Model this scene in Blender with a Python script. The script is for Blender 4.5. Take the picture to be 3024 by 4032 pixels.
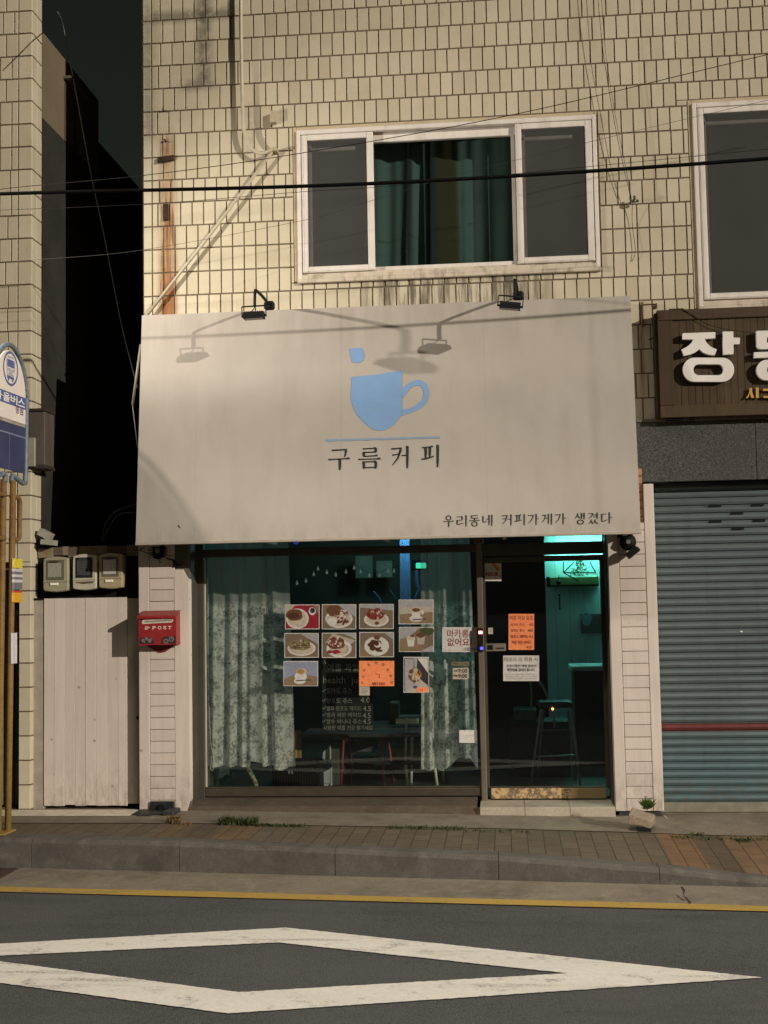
import bpy, bmesh, math, random
from mathutils import Vector, Matrix
random.seed(11)
C = bpy.context.scene
for o in list(bpy.data.objects): bpy.data.objects.remove(o)
R = math.radians

# ------------------------------------------------------------------ camera, sky, lights, exposure
CAM = Vector((0.0, -10.348, 1.699))
def _rot(p, y, r):
    B = Matrix(((1,0,0),(0,0,1),(0,-1,0)))
    Rr = Matrix(((math.cos(r),-math.sin(r),0),(math.sin(r),math.cos(r),0),(0,0,1)))
    Rp = Matrix(((1,0,0),(0,math.cos(p),-math.sin(p)),(0,math.sin(p),math.cos(p))))
    Ry = Matrix(((math.cos(y),-math.sin(y),0),(math.sin(y),math.cos(y),0),(0,0,1)))
    return Ry @ Rp @ B @ Rr
M = _rot(R(4.0917), R(5.458), R(1.0222))
F = 4921.6
cd = bpy.data.cameras.new('camera'); cam = bpy.data.objects.new('camera', cd); C.collection.objects.link(cam)
cd.sensor_fit = 'VERTICAL'; cd.sensor_height = 24; cd.lens = 24*F/4032; cd.clip_start = 0.05; cd.clip_end = 500
cm = Matrix.Identity(4)
for i in range(3):
    cm[i][0] = M[i][0]; cm[i][1] = -M[i][1]; cm[i][2] = -M[i][2]; cm[i][3] = CAM[i]
cam.matrix_world = cm
C.camera = cam

LA = Vector((1.28, -1.0, 0.44)).normalized()          # towards the near street light on the right
sun_el = math.asin(LA.z); sun_az = math.atan2(LA.x, LA.y)
w = bpy.data.worlds.new("World"); C.world = w; w.use_nodes = True
nt = w.node_tree; bg = nt.nodes['Background']
sky = nt.nodes.new('ShaderNodeTexSky'); sky.sky_type = 'NISHITA'; sky.sun_disc = False
sky.sun_elevation = sun_el; sky.sun_rotation = sun_az; sky.air_density = 1.0; sky.dust_density = 3.0
tint = nt.nodes.new('ShaderNodeMix'); tint.data_type = 'RGBA'; tint.blend_type = 'MULTIPLY'
tint.inputs[0].default_value = 1.0
nt.links.new(sky.outputs[0], tint.inputs[6]); tint.inputs[7].default_value = (1.0, 0.80, 0.44, 1)
nt.links.new(tint.outputs[2], bg.inputs[0]); bg.inputs[1].default_value = 0.0078

def lamp(kind, name, loc, target=None, **kw):
    l = bpy.data.lights.new(name, kind); o = bpy.data.objects.new(name, l); C.collection.objects.link(o)
    o.location = loc
    if target is not None:
        o.rotation_euler = (Vector(target)-Vector(loc)).to_track_quat('-Z', 'Y').to_euler()
    for k, v in kw.items(): setattr(l, k, v)
    return o
lamp('SUN', 'near_street_light', LA*20, (0,0,0), energy=3.35, angle=R(0.5), color=(1.0, 0.895, 0.765))
lamp('SPOT', 'far_street_light', (-4.9, -2.02, 4.85), (1.5, 0, 3.5), energy=860, spot_size=R(88), spot_blend=1.0, shadow_soft_size=0.035, color=(1.0, 0.895, 0.765))
lamp('SPOT', 'overhead_fill_light', (.8, -5.4, 8.6), (0, -4.0, 0), energy=2300, spot_size=R(74), spot_blend=0.9, shadow_soft_size=1.7, color=(1.0, 0.90, 0.77))  # unseen soft lamp, added as fill over the road and front
C.view_settings.view_transform = 'Standard'; C.view_settings.look = 'None'
C.view_settings.exposure = 0.0; C.view_settings.gamma = 1.0
C.cycles.use_denoising = True
C.cycles.max_bounces = 8; C.cycles.transparent_max_bounces = 16

# ------------------------------------------------------------------ measuring the photograph
CR = dict(c1=(0,0,.7233), c2=(1100,0,1.1597), c3=(500,1100,.7836), c4=(1700,1100,.7981), c5=(0,1300,.5424),
 c6=(0,2000,.5878), d1=(700,2000,.5424), d2=(1050,2300,.5425), d3=(1700,2000,.5879), d4=(2300,1900,.6329),
 d5=(0,3050,.9114), d6=(1512,3050,.9114), a1=(0,1330,.2712), a2=(0,1900,.3616), a3=(120,2080,.3617),
 a4=(520,2380,.14467), a5=(900,1100,.1507), a6=(1900,1060,.1507), a7=(2380,2060,.12055), a8=(1120,2100,.4702),
 b1=(1100,2700,.4822), b2=(1880,2600,.3255), b3=(2380,3080,.3882), b4=(500,3050,.4219), b5=(2560,1200,.2797),
 b6=(1880,2180,.3255), b7=(1150,440,.3315), b8=(2000,440,.3165), f=(0,0,1), s=(0,0,1.8228))
def ray(c, x, y):
    a, b, s = CR[c]
    return M @ Vector(((a+x*s-1512)/F, (b+y*s-2016)/F, 1.0))
def W(c, x, y, Y):                                   # a measured point on the upright plane y = Y
    d = ray(c, x, y); return CAM + d*((Y-CAM.y)/d.y)
def Zp(c, x, y, z):                                  # a measured point at the height z
    d = ray(c, x, y); return CAM + d*((z-CAM.z)/d.z)
def Xp(c, x, y, X):                                  # a measured point on the upright plane x = X
    d = ray(c, x, y); return CAM + d*((X-CAM.x)/d.x)
def Pl(c, x, y, p, n):                               # a measured point on a tilted plane
    d = ray(c, x, y); return CAM + d*((p-CAM).dot(n)/d.dot(n))
def wx(c, x, y, Y): return W(c, x, y, Y).x
def wz(c, x, y, Y): return W(c, x, y, Y).z

# ------------------------------------------------------------------ materials
MATS = {}
class NT:
    def __init__(s, name):
        s.m = bpy.data.materials.new(name); s.m.use_nodes = True; s.t = s.m.node_tree
        s.p = s.t.nodes['Principled BSDF']; s.out = s.t.nodes['Material Output']
        s._pos = None
    def n(s, kind, **kw):
        q = s.t.nodes.new(kind)
        for k, v in kw.items(): setattr(q, k, v)
        return q
    def l(s, a, b): s.t.links.new(a, b)
    def pos(s):
        if s._pos is None:
            g = s.n('ShaderNodeNewGeometry'); s._pos = g.outputs['Position']; s._rnd = g.outputs['Random Per Island']
        return s._pos
    def rnd(s): s.pos(); return s._rnd
    def set(s, sock, v):
        if hasattr(v, 'is_linked') or hasattr(v, 'links'): s.l(v, sock)
        elif isinstance(v, (tuple, list)): sock.default_value = (*v, 1.0) if len(v) == 3 else v
        else: sock.default_value = v
    def math(s, op, a, b=0.0, c=None, clamp=False):
        q = s.n('ShaderNodeMath', operation=op, use_clamp=clamp); s.set(q.inputs[0], a); s.set(q.inputs[1], b)
        if c is not None: s.set(q.inputs[2], c)
        return q.outputs[0]
    def noise(s, scale, detail=4, rough=0.55, stretch=None, off=0.0):
        v = s.pos()
        if stretch or off:
            mp = s.n('ShaderNodeMapping'); s.l(v, mp.inputs[0]); mp.inputs['Scale'].default_value = stretch or (1,1,1)
            mp.inputs['Location'].default_value = (off, off*1.7, off*.6); v = mp.outputs[0]
        q = s.n('ShaderNodeTexNoise'); s.l(v, q.inputs['Vector'])
        q.inputs['Scale'].default_value = scale; q.inputs['Detail'].default_value = detail; q.inputs['Roughness'].default_value = rough
        return q.outputs[0]
    def ramp(s, v, a, b):                             # 0..1 between a and b
        q = s.n('ShaderNodeMapRange'); q.clamp = True
        s.set(q.inputs[0], v); q.inputs[1].default_value = a; q.inputs[2].default_value = b
        return q.outputs[0]
    def mix(s, f, a, b, mode='MIX'):
        q = s.n('ShaderNodeMix', data_type='RGBA', blend_type=mode)
        s.set(q.inputs[0], f); s.set(q.inputs[6], a); s.set(q.inputs[7], b)
        return q.outputs[2]
    def axis(s, i):
        q = s.n('ShaderNodeSeparateXYZ'); s.l(s.pos(), q.inputs[0]); return q.outputs[i]
    def band(s, ax, a, b, soft):                      # 1 inside [a, b] of an axis with soft edges
        v = s.axis(ax)
        return s.math('MULTIPLY', s.ramp(v, a-soft, a+soft), s.ramp(v, b+soft, b-soft))
    def bump(s, h, strength=.3, dist=.01):
        q = s.n('ShaderNodeBump'); q.inputs['Strength'].default_value = strength; q.inputs['Distance'].default_value = dist
        s.l(h, q.inputs['Height']); s.l(q.outputs[0], s.p.inputs['Normal'])
    def base(s, col, rough=.6, metal=0.0, spec=.5):
        s.set(s.p.inputs['Base Color'], col); s.set(s.p.inputs['Roughness'], rough)
        s.p.inputs['Metallic'].default_value = metal; s.p.inputs['Specular IOR Level'].default_value = spec

def mat(name, col, rough=.6, var=.12, scale=6.0, metal=0.0, bump=0.0, bscale=60.0, spec=.4, dirt=None, dirt_amt=.5, dirt_scale=3.0, stretch=None):
    if name in MATS: return MATS[name]
    s = NT(name)
    k = s.ramp(s.noise(scale, 5, .6, stretch), .3, .7)
    c = s.mix(k, tuple(v*(1-var) for v in col), tuple(min(1, v*(1+var)) for v in col))
    if dirt:
        d = s.math('MULTIPLY', s.ramp(s.noise(dirt_scale, 6, .65, stretch, 3.1), .5, .72), dirt_amt)
        c = s.mix(d, c, dirt)
    s.base(c, rough, metal, spec)
    if bump: s.bump(s.noise(bscale, 3, .6, None, 1.3), bump, .004)
    MATS[name] = s.m; return s.m

def emit(name, col, strength):
    if name in MATS: return MATS[name]
    s = NT(name); s.base(col, .4); s.set(s.p.inputs['Emission Color'], col); s.p.inputs['Emission Strength'].default_value = strength
    MATS[name] = s.m; return s.m

def glass_mat(name, tint=(.93,.97,.95), gloss=.06):
    if name in MATS: return MATS[name]
    s = NT(name); s.t.nodes.remove(s.p)
    tr = s.n('ShaderNodeBsdfTransparent'); tr.inputs[0].default_value = (*tint, 1)
    gl = s.n('ShaderNodeBsdfGlossy'); gl.inputs['Roughness'].default_value = .02
    fr = s.n('ShaderNodeLayerWeight'); fr.inputs[0].default_value = .25
    f = s.math('MULTIPLY_ADD', fr.outputs['Fresnel'], .35, gloss*.5, clamp=True)
    mx = s.n('ShaderNodeMixShader'); s.l(f, mx.inputs[0]); s.l(tr.outputs[0], mx.inputs[1]); s.l(gl.outputs[0], mx.inputs[2])
    s.l(mx.outputs[0], s.out.inputs[0]); MATS[name] = s.m; return s.m

# ------------------------------------------------------------------ mesh builder
class MB:
    def __init__(s): s.v = []; s.f = []; s.mi = []; s.sm = []
    def add(s, vs, fs, mi=0, smooth=False):
        o = len(s.v); s.v += [Vector(v) for v in vs]
        for f in fs: s.f.append([o+i for i in f]); s.mi.append(mi); s.sm.append(smooth)
        return s
    def hexa(s, p, mi=0):                             # 8 points: bottom 4 then top 4, counter-clockwise
        return s.add(p, [(3,2,1,0),(4,5,6,7),(0,1,5,4),(1,2,6,5),(2,3,7,6),(3,0,4,7)], mi)
    def box(s, x0, x1, y0, y1, z0, z1, b=0.0, mi=0):
        x0,x1 = min(x0,x1),max(x0,x1); y0,y1 = min(y0,y1),max(y0,y1); z0,z1 = min(z0,z1),max(z0,z1)
        if b <= 0: return s.hexa([(x0,y0,z0),(x1,y0,z0),(x1,y1,z0),(x0,y1,z0),(x0,y0,z1),(x1,y0,z1),(x1,y1,z1),(x0,y1,z1)], mi)
        b = min(b, (x1-x0)*.45, (y1-y0)*.45, (z1-z0)*.45)
        lo, hi = (x0,y0,z0), (x1,y1,z1); vid = {}; vs = []
        for i in range(8):
            g = (i&1, (i>>1)&1, (i>>2)&1)
            for a in range(3):
                vid[(g,a)] = len(vs)
                vs.append([ (hi[k] if g[k] else lo[k]) if k == a else (hi[k]-b if g[k] else lo[k]+b) for k in range(3)])
        fs = []; cen = Vector(((x0+x1)/2,(y0+y1)/2,(z0+z1)/2))
        def q(ids):
            a, b_, c = (Vector(vs[i]) for i in ids[:3]); m = sum((Vector(vs[i]) for i in ids), Vector())/len(ids)
            fs.append(ids if (b_-a).cross(c-a).dot(m-cen) > 0 else ids[::-1])
        for a in range(3):
            o1, o2 = (a+1)%3, (a+2)%3
            for sgn in (0,1):
                ids = []
                for (p, r) in ((0,0),(1,0),(1,1),(0,1)):
                    g = [0,0,0]; g[a] = sgn; g[o1] = p; g[o2] = r; ids.append(vid[(tuple(g),a)])
                q(ids)
            for p in (0,1):
                for r in (0,1):
                    g0 = [0,0,0]; g0[o1] = p; g0[o2] = r; g1 = list(g0); g1[a] = 1; g0, g1 = tuple(g0), tuple(g1)
                    q([vid[(g0,o1)], vid[(g1,o1)], vid[(g1,o2)], vid[(g0,o2)]])
        for i in range(8):
            g = (i&1, (i>>1)&1, (i>>2)&1); q([vid[(g,0)], vid[(g,1)], vid[(g,2)]])
        return s.add(vs, fs, mi)
    def tube(s, pts, r, n=8, mi=0, cap=True):
        pts = [Vector(p) for p in pts]; rr = r if isinstance(r, (list,tuple)) else [r]*len(pts)
        vs = []; fs = []; up = None
        for i, p in enumerate(pts):
            t = (pts[min(i+1,len(pts)-1)] - pts[max(i-1,0)]).normalized()
            if up is None:
                up = Vector((0,0,1)) if abs(t.z) < .9 else Vector((1,0,0))
            a = t.cross(up).normalized(); b_ = a.cross(t).normalized(); up = b_
            for k in range(n):
                an = 2*math.pi*k/n; vs.append(p + (a*math.cos(an)+b_*math.sin(an))*rr[i])
        for i in range(len(pts)-1):
            for k in range(n):
                k2 = (k+1)%n; fs.append((i*n+k, i*n+k2, (i+1)*n+k2, (i+1)*n+k))
        s.add(vs, fs, mi, True)
        if cap:
            o = len(s.v)-len(vs); m = len(pts)-1
            s.f.append([o+k for k in range(n)][::-1]); s.mi.append(mi); s.sm.append(False)
            s.f.append([o+m*n+k for k in range(n)]); s.mi.append(mi); s.sm.append(False)
        return s
    def prism(s, front, depth, mi=0):                 # flat outline, extruded by the vector depth
        front = [Vector(p) for p in front]; n = len(front); d = Vector(depth); vs = front + [p+d for p in front]
        fs = [list(range(n)), [n+i for i in range(n)][::-1]] + [(i, n+i, n+(i+1)%n, (i+1)%n) for i in range(n)]
        return s.add(vs, fs, mi)
    def ball(s, c, r, nu=10, nv=7, mi=0, sq=(1,1,1)):
        c = Vector(c); vs = []; fs = []
        for j in range(nv+1):
            th = math.pi*j/nv
            for i in range(nu):
                ph = 2*math.pi*i/nu
                vs.append(c+Vector((r*sq[0]*math.sin(th)*math.cos(ph), r*sq[1]*math.sin(th)*math.sin(ph), r*sq[2]*math.cos(th))))
        for j in range(nv):
            for i in range(nu):
                fs.append((j*nu+i, (j+1)*nu+i, (j+1)*nu+(i+1)%nu, j*nu+(i+1)%nu))
        return s.add(vs, fs, mi, True)
    def disc(s, c, u, v, rx, ry, n=24, mi=0, wob=0.0, ph0=0.0):
        c = Vector(c); vs = []
        for i in range(n):
            a = 2*math.pi*i/n; k = 1+wob*math.sin(3*a+ph0)+wob*.7*math.sin(5*a+2*ph0)
            vs.append(c+u*(rx*k*math.cos(a))+v*(ry*k*math.sin(a)))
        return s.add(vs, [list(range(n))], mi)

COL = C.collection
def thing(name, label, cat, loc, group=None):
    o = bpy.data.objects.new(name, None); COL.objects.link(o); o.location = loc; o.empty_display_size = .1
    o['label'] = label; o['category'] = cat
    if group: o['group'] = group
    return o
def root_of(o):
    while o.parent: o = o.parent
    return o
def obj(name, mb, mats, parent=None, loc=None, label=None):
    if not isinstance(mats, (list, tuple)): mats = [mats]
    base = root_of(parent).location.copy() if parent else Vector(loc if loc is not None else (0,0,0))
    me = bpy.data.meshes.new(name)
    me.from_pydata([tuple(v-base) for v in mb.v], [], mb.f)
    for m in mats: me.materials.append(m)
    me.polygons.foreach_set('material_index', mb.mi); me.polygons.foreach_set('use_smooth', mb.sm); me.update()
    bm = bmesh.new(); bm.from_mesh(me); bmesh.ops.recalc_face_normals(bm, faces=bm.faces); bm.to_mesh(me); bm.free()
    o = bpy.data.objects.new(name, me); COL.objects.link(o)
    if parent: o.parent = parent
    else: o.location = base
    if label: o['label'] = label
    return o
def solo(name, mb, mats, label, cat, loc, group=None):
    o = obj(name, mb, mats, None, loc); o['label'] = label; o['category'] = cat
    if group: o['group'] = group
    return o
def struct(name, mb, mats):
    o = obj(name, mb, mats); o['kind'] = 'structure'; return o
def stuff(name, mb, mats, label, cat):
    o = obj(name, mb, mats); o['kind'] = 'stuff'; o['label'] = label; o['category'] = cat; return o

_txt = {}
def text_mesh(string, bold=0.0):
    key = (string, bold)
    if key in _txt: return _txt[key]
    cu = bpy.data.curves.new('lettering', 'FONT'); cu.body = string; cu.size = 1.0; cu.offset = bold; cu.resolution_u = 3
    o = bpy.data.objects.new('lettering', cu); COL.objects.link(o)
    dg = bpy.context.evaluated_depsgraph_get(); dg.update()
    me = bpy.data.meshes.new_from_object(o.evaluated_get(dg))
    vs = [v.co.copy() for v in me.vertices]; fs = [list(p.vertices) for p in me.polygons]
    bpy.data.objects.remove(o); bpy.data.curves.remove(cu); bpy.data.meshes.remove(me)
    if not vs: vs = [Vector((0,0,0)), Vector((1,0,0)), Vector((0,1,0))]; fs = []
    x0 = min(v.x for v in vs); x1 = max(v.x for v in vs); y0 = min(v.y for v in vs); y1 = max(v.y for v in vs)
    r = ([((v.x-x0)/(x1-x0+1e-9), (v.y-y0)/(y1-y0+1e-9)) for v in vs], fs)
    _txt[key] = r; return r
def letter(mb, string, fn, x0, y0, x1, y1, mi=0, bold=0.0):     # fit the text into a rectangle of fn's own (right, down) coordinates
    vs, fs = text_mesh(string, bold)
    mb.add([fn(x0+(x1-x0)*a, y1+(y0-y1)*b) for a, b in vs], fs, mi)

def cat_pts(P, n=8):                                  # a smooth curve through points
    P = [Vector(p) for p in P]; out = []
    for i in range(len(P)-1):
        p0 = P[max(i-1,0)]; p1 = P[i]; p2 = P[i+1]; p3 = P[min(i+2,len(P)-1)]
        for k in range(n):
            t = k/n
            out.append(.5*((2*p1)+(p2-p0)*t+(2*p0-5*p1+4*p2-p3)*t*t+(3*p1-p0-3*p2+p3)*t**3))
    out.append(P[-1]); return out

# ------------------------------------------------------------------ shared materials
X_RUST = wx('c1', 905, 1000, 0); 
def tile_material(name, main):
    s = NT(name)
    r = s.rnd()
    c = s.mix(r, (.468,.420,.308), (.540,.490,.372))
    r2 = s.n('ShaderNodeTexWhiteNoise', noise_dimensions='1D'); s.l(r, r2.inputs['W'])
    c = s.mix(s.math('MULTIPLY', s.ramp(r2.outputs[0], .6, 1.0), .5), c, (.54,.50,.385))
    c = s.mix(s.math('MULTIPLY', s.ramp(s.noise(2.2,6,.65), .45, .75), .30), c, (.30,.25,.16))
    c = s.mix(s.math('MULTIPLY', s.ramp(s.noise(30,4,.6,(1,1,.25)), .55, .8), .22), c, (.22,.18,.12))
    if main:
        # rust that ran down from the old bracket
        zt = wz('c1',905,740,0); zb = wz('c1',905,1750,0)
        m = s.math('MULTIPLY', s.band(0, X_RUST-.055, X_RUST+.075, .03), s.band(2, zb-1, zt, .12))
        st = s.ramp(s.noise(30,5,.6,(1,1,.07)), .38, .58)
        fall = s.math('MULTIPLY_ADD', s.ramp(s.axis(2), zt, zb+.1), .35, .65)
        m2 = s.math('MULTIPLY', m, s.math('MULTIPLY', s.math('MULTIPLY_ADD', st, .65, .35), fall), clamp=True)
        c = s.mix(m2, c, s.mix(s.ramp(s.noise(40,4,.6,(1,1,.12),21), .35, .65), (.33,.155,.035), (.19,.068,.018)))
        ed = s.math('MULTIPLY', m, s.math('MULTIPLY', s.ramp(s.noise(55,4,.6,(1,1,.05),4), .52, .62), fall))
        c = s.mix(ed, c, (.105,.030,.012))
        m3 = s.math('MULTIPLY', s.band(0, X_RUST-.05, X_RUST+.06, .05), s.band(2, zb-1, zb+.55, .25))
        c = s.mix(s.math('MULTIPLY', m3, s.ramp(s.noise(14,4,.6,(1,1,.3)), .2, .5)), c, (.23,.085,.022))
        # black mould round the cracked joints
        for (a, b_, cc, dd, k) in ((1085,1130,-80,470,1.0), (800,1290,75,112,.9), (985,1160,458,490,.85), (780,835,0,760,.45), (1330,1380,600,880,.35)):
            xa, xb = wx('c1',a,200,0), wx('c1',b_,200,0); za, zc = wz('c1',900,dd,0), wz('c1',900,cc,0)
            m = s.math('MULTIPLY', s.band(0, xa, xb, .06), s.band(2, za, zc, .05))
            m = s.math('MULTIPLY', m, s.ramp(s.noise(11,6,.7,None,2.0), .30, .52))
            c = s.mix(s.math('MULTIPLY', m, k), c, (.045,.042,.04))
        # soot streaks under the window sill
        xa, xb = wx('c2',290,950,0), wx('c2',900,950,0); zs = wz('c2',600,950,0)
        m = s.math('MULTIPLY', s.band(0, xa, xb, .12), s.band(2, zs-.36, zs+.1, .10))
        m = s.math('MULTIPLY', m, s.ramp(s.noise(13,5,.7,(1,1,.10)), .40, .58))
        c = s.mix(s.math('MULTIPLY', m, .85), c, (.07,.06,.05))
        xa = wx('c4',1030,200,0)
        m = s.math('MULTIPLY', s.band(0, xa-.015, xa+.02, .015), s.band(2, 3.3, 4.1, .15))
        c = s.mix(s.math('MULTIPLY', m, s.ramp(s.noise(18,4,.6,(1,1,.1)),.4,.6)), c, (.20,.09,.03))
    c = s.mix(s.math('MULTIPLY', s.ramp(s.noise(48,4,.7,None,15), .69, .73), .8), c, (.14,.11,.08))
    c = s.mix(s.math('MULTIPLY', s.ramp(s.noise(5,6,.7,(1,1,.12),13), .54, .76), .16), c, (.20,.165,.115))
    s.base(c, .42, 0, .35)
    s.bump(s.noise(9,3,.5,None,.7), .12, .01)
    MATS[name] = s.m; return s.m
M_TILE = tile_material('glazed_cream_tile', True)
M_TILE2 = tile_material('glazed_cream_tile_next_door', False)
M_GROUT = mat('dark_grout', (.115,.086,.058), .9, .45, 9, bump=.4, dirt=(.04,.03,.02), dirt_amt=.7, dirt_scale=5)
M_PLASTER = mat('cream_render', (.46,.385,.26), .85, .12, 8, bump=.2, dirt=(.2,.16,.1), dirt_amt=.4)
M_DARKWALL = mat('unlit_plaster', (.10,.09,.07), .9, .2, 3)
M_PVC = mat('white_window_plastic', (.66,.62,.57), .45, .06, 10, dirt=(.30,.24,.17), dirt_amt=.35, dirt_scale=9, stretch=(1,1,.3))
M_DIRTYPVC = mat('weathered_window_track', (.52,.46,.37), .6, .1, 14, dirt=(.12,.09,.06), dirt_amt=.7, dirt_scale=14, stretch=(1,1,.25))
M_BLACK = mat('black_metal', (.0065,.0065,.007), .65, .2, 8, spec=.2)
M_BRONZE = mat('dark_bronze_frame', (.075,.062,.045), .45, .15, 9, metal=.35)
M_ALU = mat('worn_brown_aluminium', (.20,.165,.13), .42, .18, 14, metal=.5, stretch=(1,1,.15))
M_GLASS = glass_mat('window_glass')
M_PAPER = mat('white_paper', (.62,.60,.58), .8, .04, 20)
M_INK = mat('black_ink', (.02,.018,.02), .8, .1, 20)
M_DARKROOM = mat('dark_room_paint', (.03,.032,.03), .9, .2, 3)

def wood_white(name, col=(.575,.512,.455)):
    s = NT(name)
    c = s.mix(s.rnd(), tuple(v*.93 for v in col), tuple(min(1,v*1.05) for v in col))
    c = s.mix(s.math('MULTIPLY', s.ramp(s.noise(34,5,.65,(1,1,.05)), .42, .75), .30), c, tuple(v*.62 for v in col))
    c = s.mix(s.math('MULTIPLY', s.ramp(s.noise(2.5,5,.6,None,4), .5, .75), .35), c, tuple(v*.70 for v in col))
    vo = s.n('ShaderNodeTexVoronoi'); s.l(s.pos(), vo.inputs['Vector']); vo.inputs['Scale'].default_value = 5.2
    knot = s.math('MULTIPLY', s.ramp(vo.outputs['Distance'], .085, .035), .75)
    c = s.mix(knot, c, (.20,.15,.12))
    gr = s.math('MULTIPLY', s.ramp(s.axis(2), .42, -.02), s.ramp(s.noise(22,5,.7,(1,1,.4),9), .40, .66))
    c = s.mix(s.math('MULTIPLY', gr, .75), c, (.22,.18,.14))
    c = s.mix(s.math('MULTIPLY', s.ramp(s.noise(70,3,.6,None,12), .66, .72), .6), c, (.20,.17,.14))
    s.base(c, .7, 0, .3); s.bump(s.noise(60,3,.6,(1,1,.06)), .25, .004)
    MATS[name] = s.m; return s.m
M_WOODW = wood_white('white_painted_board')

# ------------------------------------------------------------------ ground, road, pavement
def yk(x): return -1.351 - (x+3.537)*0.1022          # foot of the kerb
ZR = -0.20
KT = [(-9,.016),(-3.7,.016),(-2.356,.012),(-1.222,-.014),(-.09,-.036),(.97,-.092),(1.65,-.150),(2.6,-.172),(9,-.172)]
def kt(x):
    for (a, za), (b, zb) in zip(KT, KT[1:]):
        if a <= x <= b: return za+(zb-za)*(x-a)/(b-a)
    return KT[0][1] if x < KT[0][0] else KT[-1][1]
def zbase(x): return 0.0 if x < -2.6 else (-.055 if x > 1.3 else -.055*(x+2.6)/3.9)
def zside(x, y):                                     # height of the pavement
    y1 = yk(x)+.16; t = min(1, max(0, (y+.1)/(y1+.1))); return zbase(x)+(kt(x)-zbase(x))*t

g = MB(); g.add([(-150,-150,-.26),(150,-150,-.26),(150,150,-.26),(-150,150,-.26)], [(0,1,2,3)])
struct('ground', g, mat('earth_ground', (.05,.045,.04), .95, .2, 1.0))

s = NT('asphalt')
sp = s.noise(120, 3, .7); big = s.noise(.9, 5, .6)
vo = s.n('ShaderNodeTexVoronoi'); s.l(s.pos(), vo.inputs['Vector']); vo.inputs['Scale'].default_value = 105
c = s.mix(s.ramp(vo.outputs['Color'], .15, .9), (.048,.050,.052), (.118,.120,.122))
c = s.mix(s.ramp(sp, .40, .66), c, (.060,.061,.062))
c = s.mix(s.math('MULTIPLY', s.ramp(big, .40, .68), .5), c, (.108,.107,.105))
c = s.mix(s.math('MULTIPLY', s.ramp(s.noise(3.2,6,.7,(.25,1,1),4), .52, .74), .55), c, (.040,.040,.040))
c = s.mix(s.math('MULTIPLY', s.ramp(s.noise(330,2,.5,None,5), .62, .70), .8), c, (.24,.235,.225))
c = s.mix(s.math('MULTIPLY', s.ramp(s.noise(11,4,.6,None,8), .66, .72), .5), c, (.030,.030,.031))
s.base(c, .85, 0, .25); s.bump(s.math('ADD', s.noise(170,3,.7), s.math('MULTIPLY', vo.outputs['Distance'], -.8)), .9, .007); M_ASPH = s.m
r_ = MB(); a = (-40, -2.09-(-40+3.42)*.0875); b_ = (40, -2.09-(40+3.42)*.0875)
NX = 40
r_.add([(-60,-60,ZR),(60,-60,ZR),(60,yk(60),ZR),(-60,yk(-60),ZR)], [(0,1,2,3)])
struct('road', r_, M_ASPH)

def concrete(name, c0, c1, fine=90, stains=(.06,.05,.042), amt=.6, rough=.9):
    s = NT(name)
    c = s.mix(s.ramp(s.noise(fine,4,.7), .35, .68), c0, c1)
    c = s.mix(s.math('MULTIPLY', s.ramp(s.noise(2.6,6,.7,None,7), .45, .72), amt), c, stains)
    c = s.mix(s.math('MULTIPLY', s.ramp(s.noise(9,5,.7,None,2), .5, .75), amt*.6), c, tuple(v*1.6 for v in c1))
    s.base(c, rough, 0, .25); s.bump(s.noise(fine*1.4,3,.7), .5, .005); MATS[name] = s.m; return s.m
M_GUT = concrete('gutter_concrete', (.165,.142,.108), (.245,.214,.166), 110)
M_KERB = concrete('kerb_stone', (.080,.075,.065), (.125,.117,.102), 120, (.045,.039,.032), .7)
M_STEP = concrete('dirty_step_concrete', (.066,.050,.036), (.098,.076,.054), 80, (.035,.026,.02), .6)
M_CONC = concrete('grey_concrete', (.15,.128,.098), (.22,.19,.15), 80)
M_LIGHTC = concrete('pale_concrete', (.34,.30,.24), (.46,.41,.33), 70, (.15,.12,.09), .4)

def yl(x): return -1.965-(x+3.45)*.0862              # inner edge of the yellow line
g = MB(); xs = [-30+ i for i in range(61)]
g.add([(x, yk(x)-.002, ZR+.004) for x in xs]+[(x, yl(x)-.02, ZR+.004) for x in xs], [(i, i+1, 62+i, 61+i) for i in range(60)])
struct('gutter', g, M_GUT)
def worn_paint(name, col, under, thr=.60):
    s = NT(name)
    k = s.math('MULTIPLY', s.ramp(s.noise(5,7,.75), thr-.04, thr+.10), s.ramp(s.noise(60,4,.7,None,3), .36, .56))
    k2 = s.math('MULTIPLY', s.ramp(s.noise(7,6,.7,(.10,1,1),6), .56, .66), s.ramp(s.noise(90,4,.7,None,7), .42, .56))
    k3 = s.math('MULTIPLY', s.ramp(s.noise(150,3,.7,None,9), .57, .66), .75)
    c = s.mix(s.ramp(s.noise(26,5,.6), .3, .7), tuple(v*.86 for v in col), col)
    c = s.mix(s.math('MULTIPLY', s.ramp(s.noise(2.2,6,.7,(.3,1,1),2), .45, .7), .35), c, tuple(v*.62 for v in col))
    c = s.mix(s.math('MULTIPLY', k3, .55), c, under)
    c = s.mix(s.math('MULTIPLY', k2, .8), c, under)
    c = s.mix(k, c, under); s.base(c, .75, 0, .3); s.bump(s.noise(200,3,.7), .4, .004); return s.m
M_YEL = worn_paint('yellow_road_paint', (.43,.285,.065), (.15,.12,.085), .60)
M_WHP = worn_paint('white_road_paint', (.74,.715,.655), (.16,.155,.145), .58)
g = MB(); g.add([(x, yl(x)+.012*math.sin(x*9), ZR+.008) for x in xs]+[(x, yl(x)-.14+.006*math.sin(x*13), ZR+.008) for x in xs], [(i, i+1, 62+i, 61+i) for i in range(60)])
struct('yellow_line', g, M_YEL)
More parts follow.
